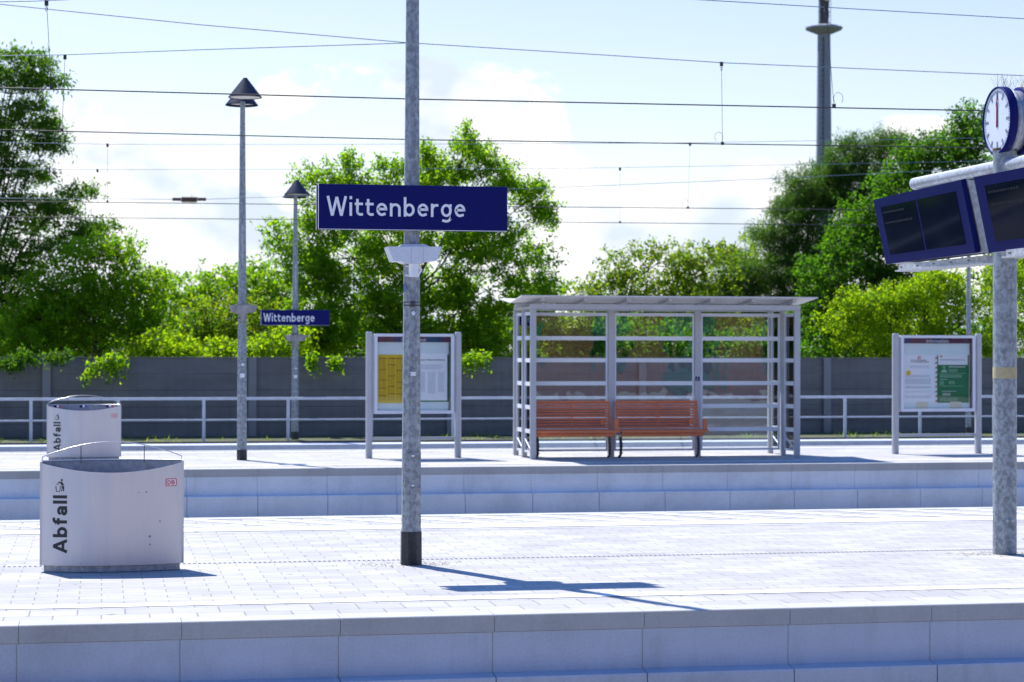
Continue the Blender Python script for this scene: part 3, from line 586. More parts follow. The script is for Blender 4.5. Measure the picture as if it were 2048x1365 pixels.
def display(y0, y1, xo, yaw, label, zo=0):
    """housing runs along y; its face looks towards -x and tilts down"""
    t = thing('departure_display', (7.84, (y0+y1)/2, 2.6), label, 'display', 'blue departure displays on the mast')
    ct, h = .02, .66
    def Pf(u, v, d=0):   # u 0..1 from far (left in photo) to near, v 0..1 bottom..top, d depth out of the face
        y = y1+(y0-y1)*u; x = xo-.0+.14*(1-v)+yaw*(y-y1); return Vector((x-d, y, 2.675+zo+h*v-d*.2))
    def slab(b, u0, u1, v0, v1, d0, d1, mi=0):
        b.add([Pf(u, v, d) for d in (d0, d1) for u, v in ((u0, v0), (u1, v0), (u1, v1), (u0, v1))], [(0, 1, 2, 3), (4, 5, 6, 7), (0, 1, 5, 4), (1, 2, 6, 5), (2, 3, 7, 6), (3, 0, 4, 7)], mi)
    b = MB(); slab(b, 0, .985, 0, 1, -.035, 0); slab(b, .955, .985, 0, 1, 0, .012); b.build('front_panel', M['display_blue'], t)
    b = MB(); hv = []
    for y in (y0+.02, y1-.02):
        xx = xo+yaw*(y-y1); hv += [(xx+.045, y, 3.33+zo), (xx+.19, y, 2.68+zo), (xx+.33, y, 2.68+zo), (xx+.33, y, 3.33+zo)]
    b.add(hv, [(0, 1, 2, 3), (7, 6, 5, 4), (0, 1, 5, 4), (1, 2, 6, 5), (2, 3, 7, 6), (3, 0, 4, 7)]); b.build('housing', M['galv_light'], t)
    for u0, u1 in ((.075, .475), (.495, .90)):
        b = MB(); slab(b, u0, u1, .135, .865, -.01, .003); b.build('screen', M['screen'], t)
    rnd = random.Random(5); dm = mat('dim_display_text', (.009, .013, .02), .5, 0, .1)
    for v, w_ in ((.76, .24), (.60, .3)):
        u = .095; b = MB()
        while u < .095+w_:
            l = rnd.uniform(.008, .02); slab(b, u, u+l, v, v+.028, .003, .0045); u += l+.006
        b.build('dim_text', dm, t)
    b = MB(); b.box(xo+.10, xo+.30, y0+.1, y1-.45, 2.60, 2.655); b.box(xo+.08, xo+.32, y0+.1, y1-.40, 2.585, 2.60); b.build('service_tray', M['galv_light'], t)
    for k in range(5):
        yy = y0+.45+k*(y1-y0-1)/4; b = MB(); b.box(xo+.097, xo+.101, yy, yy+.05, 2.62, 2.632); b.build('slot', M['dark_metal'], t)
display(17.74, 20.4, 7.75, .057, 'blue framed dark departure display left of the mast')
display(14.7, 17.25, 7.48, .0, 'blue framed dark departure display in front of the mast, cut by the right frame edge', -.025)
t = thing('station_clock', (7.84, 17.4, 3.58), 'round double sided clock with white dial and navy rim on top of the mast', 'clock')
cz = 3.827; fx = 7.755
b = MB(); b.box(7.80, 7.88, 17.36, 17.44, 3.58, cz-.26); b.build('neck', M['galv_light'], t)
b = MB(); b.lathe([(.0, .075), (.268, .075), (.268, .20), (.0, .20)], (fx, 17.4, cz), 64, axis='x'); b.lathe([(.268, .08), (.285, .10), (.285, .12), (.268, .14)], (fx, 17.4, cz), 64, axis='x'); b.build('drum', M['galv_light'], t)
for o_, sgn in ((0, 1), (.275, -1)):
    b = MB(); b.lathe([(.283, sgn*.008), (.287, 0), (.297, 0), (.300, sgn*.005), (.300, sgn*.075), (.26, sgn*.078)], (fx+o_, 17.4, cz), 72, axis='x'); rim = b.build('rim', M['navy'], t)
    b = MB(); b.lathe([(0, sgn*.012), (.284, sgn*.012)], (fx+o_, 17.4, cz), 64, axis='x', smooth=False); dial = b.build('dial', M['dial'], t)
    b = MB()
    for i in range(60):
        a = i*math.pi/30; big = i % 5 == 0; r0, r1, w_ = (.185 if i % 15 == 0 else .2, .262, .0125) if big else (.24, .262, .004)
        c_, s_ = math.cos(a), math.sin(a)
        b.add([(fx+o_+sgn*.0095, 17.4-sgn*(r*s_+w2*c_), cz+r*c_-w2*s_) for r, w2 in ((r0, -w_), (r0, w_), (r1, w_), (r1, -w_))], [(0, 1, 2, 3)])
    b.build('minute_marks', M['steel_dark'], dial)
    b = MB()
    for (l0, l1, w0, w1) in ((-.06, .165, .017, .013), (-.06, .245, .013, .009)):
        b.add([(fx+o_+sgn*.006, 17.4+w_, cz+r) for r, w_ in ((l0, -w0), (l0, w0), (l1, w1), (l1, -w1))], [(0, 1, 2, 3)])
    b.build('hands', M['steel_dark'], dial)
    b = MB(); X = fx+o_+sgn*.004
    b.add([(X, 17.4+w_, cz+r) for r, w_ in ((-.05, -.004), (-.05, .004), (.125, .003), (.125, -.003))], [(0, 1, 2, 3)])
    b.add([(X, 17.4+w_, cz+r) for r, w_ in ((.187, -.0025), (.187, .0025), (.25, .002), (.25, -.002))], [(0, 1, 2, 3)])
    for i in range(16):
        a0, a1 = i*math.pi/8, (i+1)*math.pi/8
        b.add([(X, 17.4+r*math.sin(a), cz+.156+r*math.cos(a)) for r, a in ((.031, a0), (.031, a1), (.025, a1), (.025, a0))], [(0, 1, 2, 3)])
    b.build('second_hand', M['red_ink'], dial)
rnd = random.Random(11); sp = [MB(), MB()]
for k in range(70):
    b = sp[k % 2]; a = rnd.uniform(-.62, .35); x = fx+rnd.choice((.02, .05, .07) if k % 2 else (.2, .22, .26)); r0 = .3 if x < fx+.08 or x > fx+.19 else .27
    base = Vector((x, 17.4+r0*math.sin(a), cz+r0*math.cos(a))); d = Vector((rnd.uniform(-.5, .5), math.sin(a)+rnd.uniform(-.5, .5), math.cos(a))).normalized()
    b.tube([base, base+d*rnd.uniform(.07, .13)], .0007, 4, caps=False)
for b in sp: b.build('bird_spikes', M['dark_metal'], t)
# grit swept around the two pole feet
b = MB(); rnd = random.Random(2)
for cx, cy in ((2.54, 17.4), (7.84, 17.4)):
    for k in range(260):
        a = rnd.uniform(0, 6.28); r = .1+abs(rnd.gauss(0, .1)); x, y, s_ = cx+1.8*r*math.cos(a)-.03, cy+.8*r*math.sin(a), rnd.uniform(.002, .006)
        b.add([(x-s_, y-s_, 0), (x+s_, y-s_, 0), (x+s_, y+s_, 0), (x-s_, y+s_, 0), (x, y, s_)], [(0, 1, 4), (1, 2, 4), (2, 3, 4), (3, 0, 4)])
tag(b.build('grit', mat('sandy_grit', (.3, .26, .2), .9)), 'sandy grit lying around the feet of the two near poles', 'grit', kind='stuff')
# ------------------------------------------------------------------ lamp posts
def lamp_post(x, y, z, H, label, heads=(-.42, .42), k=1):
    t = thing('lamp_post', (x, y, z), label, 'lamp post', 'lamp posts with conical shades')
    p = MB(); p.tube([(x, y, z), (x, y, z+2.6), (x, y, z+H-.33)], [.085*k, .072*k, .042*k], 8, smooth=False, rot=OCT); p.build('pole', M['galv'], t)
    p = MB(); p.tube([(x, y, z), (x, y, z+.165)], .087*k, 8, smooth=False, rot=OCT); p.build('collar', M['rubber'], t)
    p = MB(); p.tube([(x, y+heads[0], z+H-.12), (x, y+heads[1], z+H-.12)], .022, 8); p.build('arm', M['navy_lamp'], t)
    for dy in heads:
        p = MB(); p.lathe([(0, 0), (.035, 0), (.04, -.015), (.046, -.022), (.262, -.30), (.272, -.312), (.265, -.318), (.24, -.305)], (x+.012, y+dy, z+H-(.0 if dy < 0 else .03)), 40); hd = p.build('lamp_shade', M['navy_lamp'], t)
        p = MB(); p.lathe([(.245, -.31), (.15, -.32), (0, -.325)], (x+.012, y+dy, z+H), 32); p.build('diffuser', M['lamp_glass'], hd)
    p = MB(); p.box(x-.02, x+.02, y-.085*k, y-.06*k, z+3.18, z+3.8); p.build('cable_cover', M['galv_light'], t)
    p = MB(); p.tube([(x, y, z+2.28), (x, y, z+2.30)], .08*k, 8, smooth=False, rot=OCT); p.build('strap', M['dark_metal'], t)
    for q in ((x-.035, x+.035, y-.0835, y-.07, z+1.33, z+1.40), (x-.012, x+.03, y-.083, y-.07, z+1.52, z+1.56)):
        p = MB(); p.box(*q); p.build('sticker', M['white_paint'], t)
    return t
lamp_post(2.226, 34.2, 0, 6.13, 'tall lamp post on the middle platform with two dark conical shades')
speaker(2.238, 34.2, 2.50, 1, 'dirty grey horn loudspeaker on the tall lamp post with two shades', M['plastic_dirty'], False)
L2 = at(590, 880, 45.7)
lamp_post(L2.x, 45.7, -.17, 5.62, 'lamp post behind the white railing carrying the small station sign', (-.2, .3))
a_, b_ = at(523, 620, 45.5), at(659, 651, 45.5); c_, d_ = at(527, 648.5, 45.5), at(629, 627, 45.5)
station_sign(a_.x, b_.x, b_.z, a_.z, 45.5, .26, c_.x, d_.x, c_.z, d_.z, 'small blue station name sign on the far lamp post behind the railing')
q = at(591, 671, 45.7); speaker(q.x, 45.7, q.z, 1.05, 'dirty grey horn loudspeaker below the small far station sign', M['plastic_dirty'], False)
L3 = at(1937, 868, 45.8)
lamp_post(L3.x, 45.8, -.16, 5.62, 'lamp post behind the right information case, its top hidden by the display', (-.2, .3), .8)
# ------------------------------------------------------------------ information cases
def lines(mb, x0, x1, z0, z1, y, step, mi, seed, fill=.9, thick=.45):
    rnd = random.Random(seed); z = z1
    while z-step > z0:
        x = x0; xe = x0+(x1-x0)*rnd.uniform(fill-.15, fill) if rnd.random() < .25 else x0+(x1-x0)*fill
        while x < xe:
            l = min(rnd.uniform(.012, .05), xe-x); mb.box(x, x+l, y, y+.001, z-step*thick, z, mi); x += l+.007
        z -= step
def info_case(x0, x1, label, kind):
    yc = 34.4
    t = thing('information_case', ((x0+x1)/2, yc, 0), label, 'information board', 'glazed information cases on two posts')
    for xa in (x0, x1-.105):
        p = MB(); p.prism([(xa, yc-.03), (xa+.02, yc-.055), (xa+.085, yc-.055), (xa+.105, yc-.03), (xa+.105, yc+.03), (xa+.085, yc+.055), (xa+.02, yc+.055), (xa, yc+.03)], 'z', 0, 2.065); pl = p.build('post', M['alu'], t)
        p = MB(); p.prism([(xa+.01, yc-.025), (xa+.025, yc-.045), (xa+.08, yc-.045), (xa+.095, yc-.025), (xa+.095, yc+.03), (xa+.01, yc+.03)], 'z', 2.065, 2.083); p.build('post_cap', M['alu_light'], pl)
    a, b_ = x0+.135, x1-.135+.005; z0, z1 = .728, 2.05
    p = MB()
    fw = .048
    p.box(a, b_, yc-.06, yc+.06, z1-fw, z1); p.box(a, b_, yc-.06, yc+.06, z0, z0+fw+.005); p.box(a, a+fw, yc-.06, yc+.06, z0+fw+.005, z1-fw); p.box(b_-fw, b_, yc-.06, yc+.06, z0+fw+.005, z1-fw); p.build('frame', M['alu_light'], t)
    for xa, xb in ((x0+.105, a), (b_, x1-.105)):
        p = MB(); p.box(xa, xb, yc-.03, yc+.03, z0+.02, z1-.02); p.build('side_filler', M['alu'], t)
    p = MB(); p.box(x0+.1, x1-.1, yc-.02, yc+.02, .30, .345); p.build('crossbar', M['alu'], t)
    a2, b2, zz0, zz1 = a+fw, b_-fw, z0+fw+.005, z1-fw; W_, H_ = b2-a2, zz1-zz0; yb = yc+.005
    p = MB(); p.box(a2, b2, yb, yb+.02, zz0, zz1); p.build('backing', M['paper_back'], t)
    p = MB(); p.box(b2-.03, b2-.018, yb-.045, yb-.001, zz0, zz1-.1); p.build('inner_strip', mat('brown_inner_strip', (.13, .08, .08), .6), t)
    p = MB(); n = 9
    for i in range(n):
        xa = a2+W_*i/n; p.box(xa, a2+W_*(i+1)/n, yb-.03, yb-.001, zz1-.092, zz1, 1 if i in ((2, 3, 6, 7) if kind == 0 else (0, 4)) else 0)
    hd = p.build('header', [M['header'], M['header_blue']], t)
    p = MB(); signtext(p, 'Information', a2+W_*.335, a2+W_*.66, zz1-.080, zz1-.020, yb-.033, .17, .16, 0); p.build('lettering', M['lettering'], hd)
    def X(u): return a2+W_*u
    def Z(v): return zz0+H_*v
    y = yb-.004
    if kind == 0:
        p = MB(); p.box(X(.015), X(.50), y, y+.003, Z(.10), Z(.755)); po = p.build('timetable', M['paper_yellow'], t)
        p = MB()
        for c in range(4):
            xa, xb = X(.03+.117*c), X(.03+.117*c+.1); lines(p, xa, xa+(xb-xa)*.28, Z(.13), Z(.72), y-.002, .011, 0, c, .95); lines(p, xa+(xb-xa)*.4, xb, Z(.13), Z(.72), y-.002, .011, 0, c+9, .9)
            rnd = random.Random(c); z = Z(.70)
            while z > Z(.14):
                p.box(xa, xb, y-.003, y-.0015, z, z+.009, 1); z -= rnd.uniform(.09, .2)
        p.build('print', [M['print_yellow'], mat('dark_print', (.12, .08, .02), .8)], po)
        p = MB(); p.box(X(.50), X(.975), y+.001, y+.003, Z(.115), Z(.755)); p.build('poster', M['paper_green'], t)
        p = MB(); p.box(X(.51), X(.955), y-.001, y+.0009, Z(.135), Z(.775)); po = p.build('notice', M['paper_white'], t)
        p = MB(); signtext(p, 'Unsere Hausordnung', X(.545), X(.915), Z(.67), Z(.67)+.034, y-.003, .26, .14, .42); p.box(X(.56), X(.585), y-.003, y-.001, Z(.735), Z(.755), 1)
        for (xa, xb, za, zb) in ((.55, .66, .24, .52), (.69, .80, .22, .52), (.83, .92, .24, .52), (.55, .91, .55, .62)): lines(p, X(xa), X(xb), Z(za), Z(zb), y-.003, .014, 2, int(xa*100), .95, .35)
        p.build('print', [M['black_ink'], M['red_ink'], M['paper_grey']], po)
    else:
        p = MB(); p.box(X(.02), X(.46), y, y+.003, Z(.09), Z(.76)); po = p.build('notice', M['paper_white'], t)
        p = MB(); p.box(X(.22), X(.265), y-.003, y-.001, Z(.705), Z(.74), 1); p.box(X(.23), X(.255), y-.004, y-.003, Z(.715), Z(.73), 3)
        lines(p, X(.12), X(.38), Z(.62), Z(.69), y-.003, .03, 0, 4, 1, .4); lines(p, X(.10), X(.39), Z(.555), Z(.605), y-.003, .028, 2, 5, 1, .3)
        for za, zb, mi in ((.43, .475, 2), (.335, .42, 2), (.28, .31, 0), (.215, .24, 2), (.14, .18, 2)): lines(p, X(.04), X(.41), Z(za), Z(zb), y-.003, .016, 2 if mi else 4, int(za*99), 1, .35)
        p.build('print', [M['black_ink'], M['red_ink'], M['paper_grey'], M['lettering'], mat('grey_print', (.2, .21, .26), .8)], po)
        p = MB(); p.lathe([(0, 0), (.044, 0)], (X(.085), y-.003, Z(.505)), 24, axis='y'); p.build('yellow_dot', M['yellow'], po)
        p = MB(); p.box(X(.475), X(.50), y, y+.003, Z(.075), Z(.76), 0)
        for k in range(10):
            z = Z(.085+.068*k); p.add([(X(.476), y-.002, z), (X(.499), y-.002, z+.016), (X(.499), y-.002, z+.046), (X(.476), y-.002, z+.03)], [(0, 1, 2, 3)], 1)
        p.build('striped_tape', [M['paper_white'], M['red_ink']], t)
        p = MB(); p.box(X(.50), X(.965), y, y+.003, Z(.08), Z(.76)); po = p.build('poster', M['paper_green'], t)
        p = MB(); p.box(X(.515), X(.945), y-.003, y-.001, Z(.62), Z(.765), 0); p.box(X(.545), X(.575), y-.004, y-.003, Z(.73), Z(.75), 2)
        text(p, 'Der Bahnhofsmanager ist für Sie da.', (X(.545), y-.0045, Z(.68)), (W_*.365, 0, 0), (0, 0, .024), .02, 1)
        for xa, xb, za, zb, mi in ((.67, .91, .575, .60, 0), (.67, .80, .51, .56, 3), (.54, .91, .485, .50, 3), (.54, .86, .43, .48, 3), (.54, .65, .40, .415, 0), (.54, .60, .32, .39, 3), (.67, .76, .33, .39, 3), (.54, .89, .305, .32, 3), (.565, .78, .225, .245, 0), (.58, .70, .17, .215, 0), (.54, .80, .10, .15, 3)): lines(p, X(xa), X(xb), Z(za), Z(zb), y-.003, .015, mi, int(xa*77+za*50), 1, .45)
        p.lathe([(.014, 0), (.024, 0)], (X(.602), y-.003, Z(.585)), 16, 3, axis='y')
        p.add([(X(.602)+.055*math.cos(a), y-.003, Z(.515)+.045*math.sin(a)) for a in [math.pi*i/10 for i in range(11)]], [tuple(range(11))], 3)
        p.build('print', [M['lettering'], M['black_ink'], M['red_ink'], M['print_green']], po)
        for xa in (.20, .69):
            p = MB(); p.box(X(xa), X(xa+.165), y-.004, y-.001, Z(.0)+.002, Z(.095)); p.build('paper_slip', M['cream'], t)
    p = MB(); p.box(a2, b2, yc-.048, yc-.043, zz0, zz1); p.build('glass', M['case_glass'], t)
    return t
info_case(4.266, 5.855, 'information case with a yellow timetable, partly hidden by the near sign pole', 0)
info_case(13.425, 15.055, 'information case with a green poster and red striped tape, at the right', 1)
# ------------------------------------------------------------------ shelter
sh = thing('waiting_shelter', (9.2, 34.3, 0), 'long glazed grey metal waiting shelter with a butterfly roof on the middle platform', 'shelter')
YF, YM, YB = 33.62, 34.3, 34.98
XL, XR = 6.955, 11.53
def post(x, y, w_=.098, d=.06, z=2.45):
    p = MB(); p.box(x-w_/2, x+w_/2, y-d/2, y+d/2, 0, z, 0, .006); return p.build('post', M['alu'], sh)
post(6.915, YF); post(11.43, YF, .1); post(6.90, YB, .09); post(11.41, YB, .09)
MX = [6.908, 8.39, 9.896, 11.41]
for x in MX: post(x, YM, .105 if x in MX[1:3] else .085, .08, 2.5)
p = MB()
for y in (YF, YB):
    p.box(6.865, 11.48, y-.035, y+.035, 2.452, 2.54, 0, .005)
p.build('front_beam', M['alu'], sh)
p = MB(); p.box(6.75, 11.56, YM-.06, YM+.06, 2.50, 2.56); p.build('gutter', M['alu'], sh)
for x in (6.908, 11.41):
    p = MB(); p.box(x-.035, x+.035, YF+.04, YB-.04, 2.455, 2.498); p.build('side_beam', M['alu'], sh)
def roof(y0, y1, za, zb, name):
    q = MB(); q.add([(6.665, y0, za), (11.70, y0, za), (11.70, y1, zb), (6.665, y1, zb), (6.665, y0, za+.018), (11.70, y0, za+.018), (11.70, y1, zb+.018), (6.665, y1, zb+.018)],
        [(0, 1, 2, 3), (4, 5, 6, 7), (0, 1, 5, 4), (1, 2, 6, 5), (2, 3, 7, 6), (3, 0, 4, 7)]); return q.build(name, M['roof'], sh)
roof(33.33, YM-.002, 2.655, 2.565, 'roof_panel'); roof(YM+.002, 35.27, 2.565, 2.645, 'roof_panel')
for i in range(7):
    x = 7.05+i*(11.33-7.05)/6
    p = MB()
    for y0, y1, z0, z1 in ((33.45, YM-.065, 2.643, 2.572), (YM+.065, 35.15, 2.572, 2.632)):
        p.add([(x+dx, y, z+dz) for y, z in ((y0, z0), (y1, z1)) for dx in (-.03, .03) for dz in (0, -.055)], [(0, 1, 3, 2), (4, 6, 7, 5), (0, 4, 5, 1), (2, 3, 7, 6), (0, 2, 6, 4), (1, 5, 7, 3)])
    p.build('rafter', M['alu'], sh)
BARZ = [2.017, 1.648, 1.261, .875, .481, .13]
def glazed(x0, x1, y0, y1, along, zt=2.41, zb=.09, cut=0):
    """a glass screen between two posts, framed, with pale bars"""
    fr = MB(); w_ = .028
    def bx(b, a0, a1, z0, z1, d=.014, mi=0):
        if along == 'x': b.box(a0, a1, y0-d, y0+d, z0, z1, mi)
        else: b.box(x0-d, x0+d, a0, a1, z0, z1, mi)
    a0, a1 = (x0, x1) if along == 'x' else (y0, y1)
    bx(fr, a0, a1, zt-.055, zt); bx(fr, a0, a1, zb, zb+.035); bx(fr, a0, a0+w_, zb+.035, zt-.055); bx(fr, a1-w_, a1, zb+.035, zt-.055)
    f = fr.build('screen_frame', M['alu_light'], sh)
    g_ = MB(); bx(g_, a0+w_, a1-w_, zb+.035, zt-.055, .003); g_.build('glass_pane', M['glass'], f)
    for z in BARZ[:-1]:
        b = MB(); bx(b, a0+w_, a1-w_, z-.068, z, .0065); b.build('marking_bar', M['white_paint'], f)
    return f
for i in range(3):
    glazed(MX[i]+.06, MX[i+1]-.06, YM, YM, 'x')
for x in (6.908, 11.42):
    glazed(x, x, YF+.05, YM-.06, 'y'); glazed(x, x, YM+.06, YB-.05, 'y')
for x in (6.908, 11.42):
    for y0, y1 in ((YF+.03, YM-.04), (YM+.04, YB-.03)):
        p = MB(); p.tube([(x, y0, .10), (x, y1, .33)], .014, 6); p.build('brace', M['alu_light'], sh)
p = MB(); pa = at(1395, 758, YM-.043); p.box(pa.x-.036, pa.x+.036, YM-.046, YM-.0405, pa.z-.036, pa.z+.036); bd_ = p.build('accessibility_badge', M['navy'], sh)
p = MB(); x, z, y = pa.x, pa.z, YM-.048
p.add([(x-.002+.006*math.cos(i), y, z+.022+.006*math.sin(i)) for i in range(6)], [tuple(range(6))])
p.add([(x-.006, y, z+.015), (x+.002, y, z+.015), (x+.004, y, z-.002), (x+.014, y, z-.014), (x+.009, y, z-.018), (x-.002, y, z-.004), (x-.008, y, z-.004)], [tuple(range(7))])
for i in range(8):
    a0, a1 = math.pi*(.75+i*.14), math.pi*(.75+(i+1)*.14); p.add([(x-.004+r*math.cos(a), y, z-.008+r*math.sin(a)) for r, a in ((.018, a0), (.018, a1), (.013, a1), (.013, a0))], [(0, 1, 2, 3)])
p.build('wheelchair_symbol', M['lettering'], bd_)
# name plate seen edge-on inside the left screen
nb = thing('name_plate', (6.955, YM-.3, 2.15), 'narrow blue name plate seen edge on behind the left glass of the shelter', 'sign')
p = MB(); p.box(6.925, 6.945, YF+.06, YM-.07, 2.10, 2.35); p.build('plate', M['navy'], nb)
p = MB(); text(p, 'e', (6.9475, YM-.12, 2.16), (0, -.13, 0), (0, 0, .13), .01); p.build('lettering', M['lettering'], nb)
# benches
bench_labels = ['left rust orange slatted bench inside the glass shelter', 'right rust orange slatted bench with end armrest inside the shelter']
def bench(x0, x1, label):
    t = thing('slatted_bench', ((x0+x1)/2, 33.95, 0), label, 'bench', 'orange benches in the shelter')
    yb, ys = 34.17, 33.70
    b = MB(); n = 10
    for i in range(n):
        z = .505+i*.044; y = 34.04+.012*i; b.tube([(x0+.012, y, z), (x1-.03, y, z)], .0155, 8)
    b.box(x0, x1-.02, 34.145, 34.175, .925-.012, .925+.012, 0, .005)
    for xx in (x0+.005, (x0+x1)/2, x1-.022): b.tube([(xx, 34.03, .48), (xx, 34.16, .925)], .011, 8)
    b.build('backrest', M['bench'], t)
    b = MB()
    for i in range(9):
        y = 33.70+i*.036; b.tube([(x0, y, .455-(.0 if i else .006)), (x1+.04, y, .455)], .0125, 8)
    b.box(x0, x1+.05, 33.68, 33.705, .415, .462, 0, .006); b.build('seat', M['bench'], t)
    b = MB(); b.box(x0, x1-.02, 33.72, 33.80, .355, .41, 0, .01); b.box(x0+.1, x0+.16, 33.70, 34.05, .40, .44); b.box(x1-.18, x1-.12, 33.70, 34.05, .40, .44); b.build('seat_beam', M['bench'], t)
    b = MB(); b.box(x1-.03, x1+.045, 33.74, 33.80, .455, .64, 0, .008); b.build('armrest', M['bench'], t)
    b = MB(); b.box(x1-.2, x1-.13, 34.0, 34.03, .54, .63, 0, .006); b.build('number_plate', M['bench'], t)
    for xx, rx in ((x1-.115, .012), (x0-.015 if x0 > 8 else x0+.02, .016)):
        b = MB(); b.tube([(xx, 33.76, .35), (xx+.02, 33.78, .2), (xx+.03, 33.85, .05), (xx+.02, 33.95, .0)], [rx*1.8, rx*1.6, rx*1.4, rx*1.4], 8)
        for k in range(5): b.lathe([(rx*1.5, -.01), (rx*2.6, 0), (rx*1.5, .01)], (xx+.012+.003*k, 33.775+.008*k, .30-.055*k), 8)
        b.build('leg', M['dark_metal'], t)
    return t
bench(6.99, 8.345, bench_labels[0]); bench(8.435, 9.865, bench_labels[1])
# ------------------------------------------------------------------ railing and barrier
rt = thing('railing', (8, 45, -.16), 'pale grey two bar railing along the far platform', 'railing')
for k in range(-3, 30):
    x = -1.453+k*1.788; p = MB(); p.box(x-.033, x+.033, 44.97, 45.0, -.2, .715); p.build('post', M['rail'], rt)
for z, r_ in ((.735, .03), (.285, .018)):
    p = MB(); p.box(-8, 52, 44.94, 44.968, z-r_, z+r_, 0, .006); p.build('rail_bar', M['rail'], rt)
nb = thing('noise_barrier', (8, 47.6, -.2), 'dark grey noise barrier of horizontal panels behind the railing', 'wall')
xs = [-1.2+4.52*k for k in range(-3, 12)]
for x in xs:
    p = MB(); p.box(x-.09, x+.09, 47.42, 47.46, -.25, 1.60); p.box(x-.012, x+.012, 47.462, 47.66, -.25, 1.60); p.build('post', M['noisepost'], nb)
for a, b_ in zip(xs[:-1], xs[1:]):
    p = MB(); z = -.25
    for k in range(5):
        z2 = min(z+.372, 1.585)
        p.prism([(47.49, z+.004), (47.497, z), (47.6, z), (47.6, z2-.002), (47.497, z2-.002), (47.49, z2-.006)], 'x', a+.014, b_-.014); z = z2
    p.box(a+.014, b_-.014, 47.46, 47.61, 1.587, 1.61); p.build('panel', M['noisewall'], nb)
# ------------------------------------------------------------------ telecom tower
TX = at(1648, 58, 200)
tw = thing('telecom_tower', (TX.x, 200, -.3), 'tall grey concrete mast with a ring platform rising beyond the trees', 'tower')
p = MB(); p.tube([(TX.x, 200, -.3), (TX.x, 200, 33.4)], [1.0, .64], 24); p.build('shaft', M['tower_concrete'], tw)
p = MB(); p.lathe([(0, 33.3), (.8, 33.35), (1.75, 33.75), (1.88, 33.85), (1.88, 34.0), (1.2, 34.2), (0, 34.2)], (TX.x, 200, 0), 12, smooth=False); p.build('ring_platform', M['tower_concrete'], tw)
p = MB(); p.tube([(TX.x, 200, 34.3), (TX.x, 200, 42)], .48, 12)
for k in range(5): p.tube([(TX.x-.4, 199.7, 34.6+k*1.1), (TX.x-.4, 199.7, 35.4+k*1.1)], .12, 8); p.tube([(TX.x+.3, 199.6, 34.9+k*1.1), (TX.x+.3, 199.6, 35.6+k*1.1)], .1, 8); p.tube([(TX.x-.6, 200, 34.5+k*1.1), (TX.x+.6, 200, 34.5+k*1.1)], .04, 6)
p.build('antenna_section', M['dark_metal'], tw)
p = MB(); p.tube([(TX.x+.62, 199.8, 34.3), (TX.x+.62, 199.8, 41)], .03, 6); p.tube([(TX.x-.62, 199.8, 34.3), (TX.x-.62, 199.8, 41)], .03, 6); p.build('guard_rail', M['dark_metal'], tw)
p = MB(); p.lathe([(0, -.35), (.42, -.3), (.45, 0), (0, 0)], (TX.x+.1, 199.4, 37.0), 20, axis='y'); p.build('dish_antenna', M['white_paint'], tw)
p = MB(); p.tube([(TX.x-.45, 199.15, 1), (TX.x-.25, 199.42, 33)], .07, 6)
for k in range(60): z = 2+k*.52; f_ = z/33.4; p.box(TX.x-.72+.2*f_, TX.x-.3+.1*f_, 199.05+.3*f_, 199.12+.3*f_, z, z+.06)
p.build('ladder', M['dark_metal'], tw)
# ------------------------------------------------------------------ overhead lines
def wire(name, mb_pts, r_, m_, parent, sag=None):
    b = MB(); b.tube(mb_pts, r_, 5, caps=False); return b.build(name, m_, parent)
def cat(Y, wp, mp, drops, label, rw, rm, mm='wire_blue'):
    t = thing('overhead_line', (5, Y, 4.6), label, 'overhead line', 'overhead lines above the tracks')
    def ext(pts):
        P = [at(x, y, Y) for x, y in pts]
        if pts[-1] == (815, 86.5): return P
        d0 = (P[0]-P[1]).normalized()*14; d1 = (P[-1]-P[-2]).normalized()*14
        return [P[0]+Vector((d0.x, 0, d0.z*.3))]+P+[P[-1]+Vector((d1.x, 0, d1.z*.3))]
    wire('contact_wire', ext(wp), rw, M['wire'], t)
    for k in mp: wire('messenger_wire', ext(k), rm, M[mm], t)
    for (x0, y0, x1, y1, loop) in drops:
        A, B = at(x0, y0, Y), at(x1, y1, Y); b = MB(); b.tube([A, B], rm*.55, 4, caps=False)
        b.box(A.x-.022, A.x+.022, Y-.012, Y+.012, A.z-.05, A.z+.012); b.box(B.x-.02, B.x+.02, Y-.012, Y+.012, B.z-.01, B.z+.035)
        if y1-y0 > 150: b.tube([A+Vector((0.012*math.cos(a), 0, -.085+.03*math.sin(a))) for a in [k*.7 for k in range(10)]], .003, 4, caps=False)
        if loop: b.tube([B+Vector((loop*(.055+.06*math.cos(a)), 0, .02+.08+.075*math.sin(a))) for a in [math.pi*(1.25-k*.15) if loop > 0 else math.pi*(1.25-k*.15) for k in range(11)]], .003, 4, caps=False)
        b.build('dropper', M['wire'], t)
    return t
cat(24.3, [(-40, 175), (0, 176), (840, 199), (1965, 222), (2100, 226)], [[(0, 4), (70, 2.5), (130, 0), (500, -30)], [(1100, -18), (1400, 0), (1650, 15), (2048, 38), (2200, 48)]],
    [(93, 3, 103, 178, 0), (1652, 15, 1668, 214, 1)], 'nearest overhead line, dark contact wire crossing the upper lamp shade', .008, .0055)
cat(28.9, [(-40, 259), (0, 260), (840, 280), (2048, 297), (2100, 298)], [[(-20, 113), (0, 112), (130, 110), (400, 100), (815, 86.5)], [(-20, 7), (0, 9), (400, 50), (815, 86), (1200, 110), (1445, 126), (2048, 152), (2100, 154)]],
    [(130, 112, 124, 262, 0), (1443, 126, 1445, 289, -1)], 'second overhead line with two messenger wires meeting behind the near pole', .008, .006)
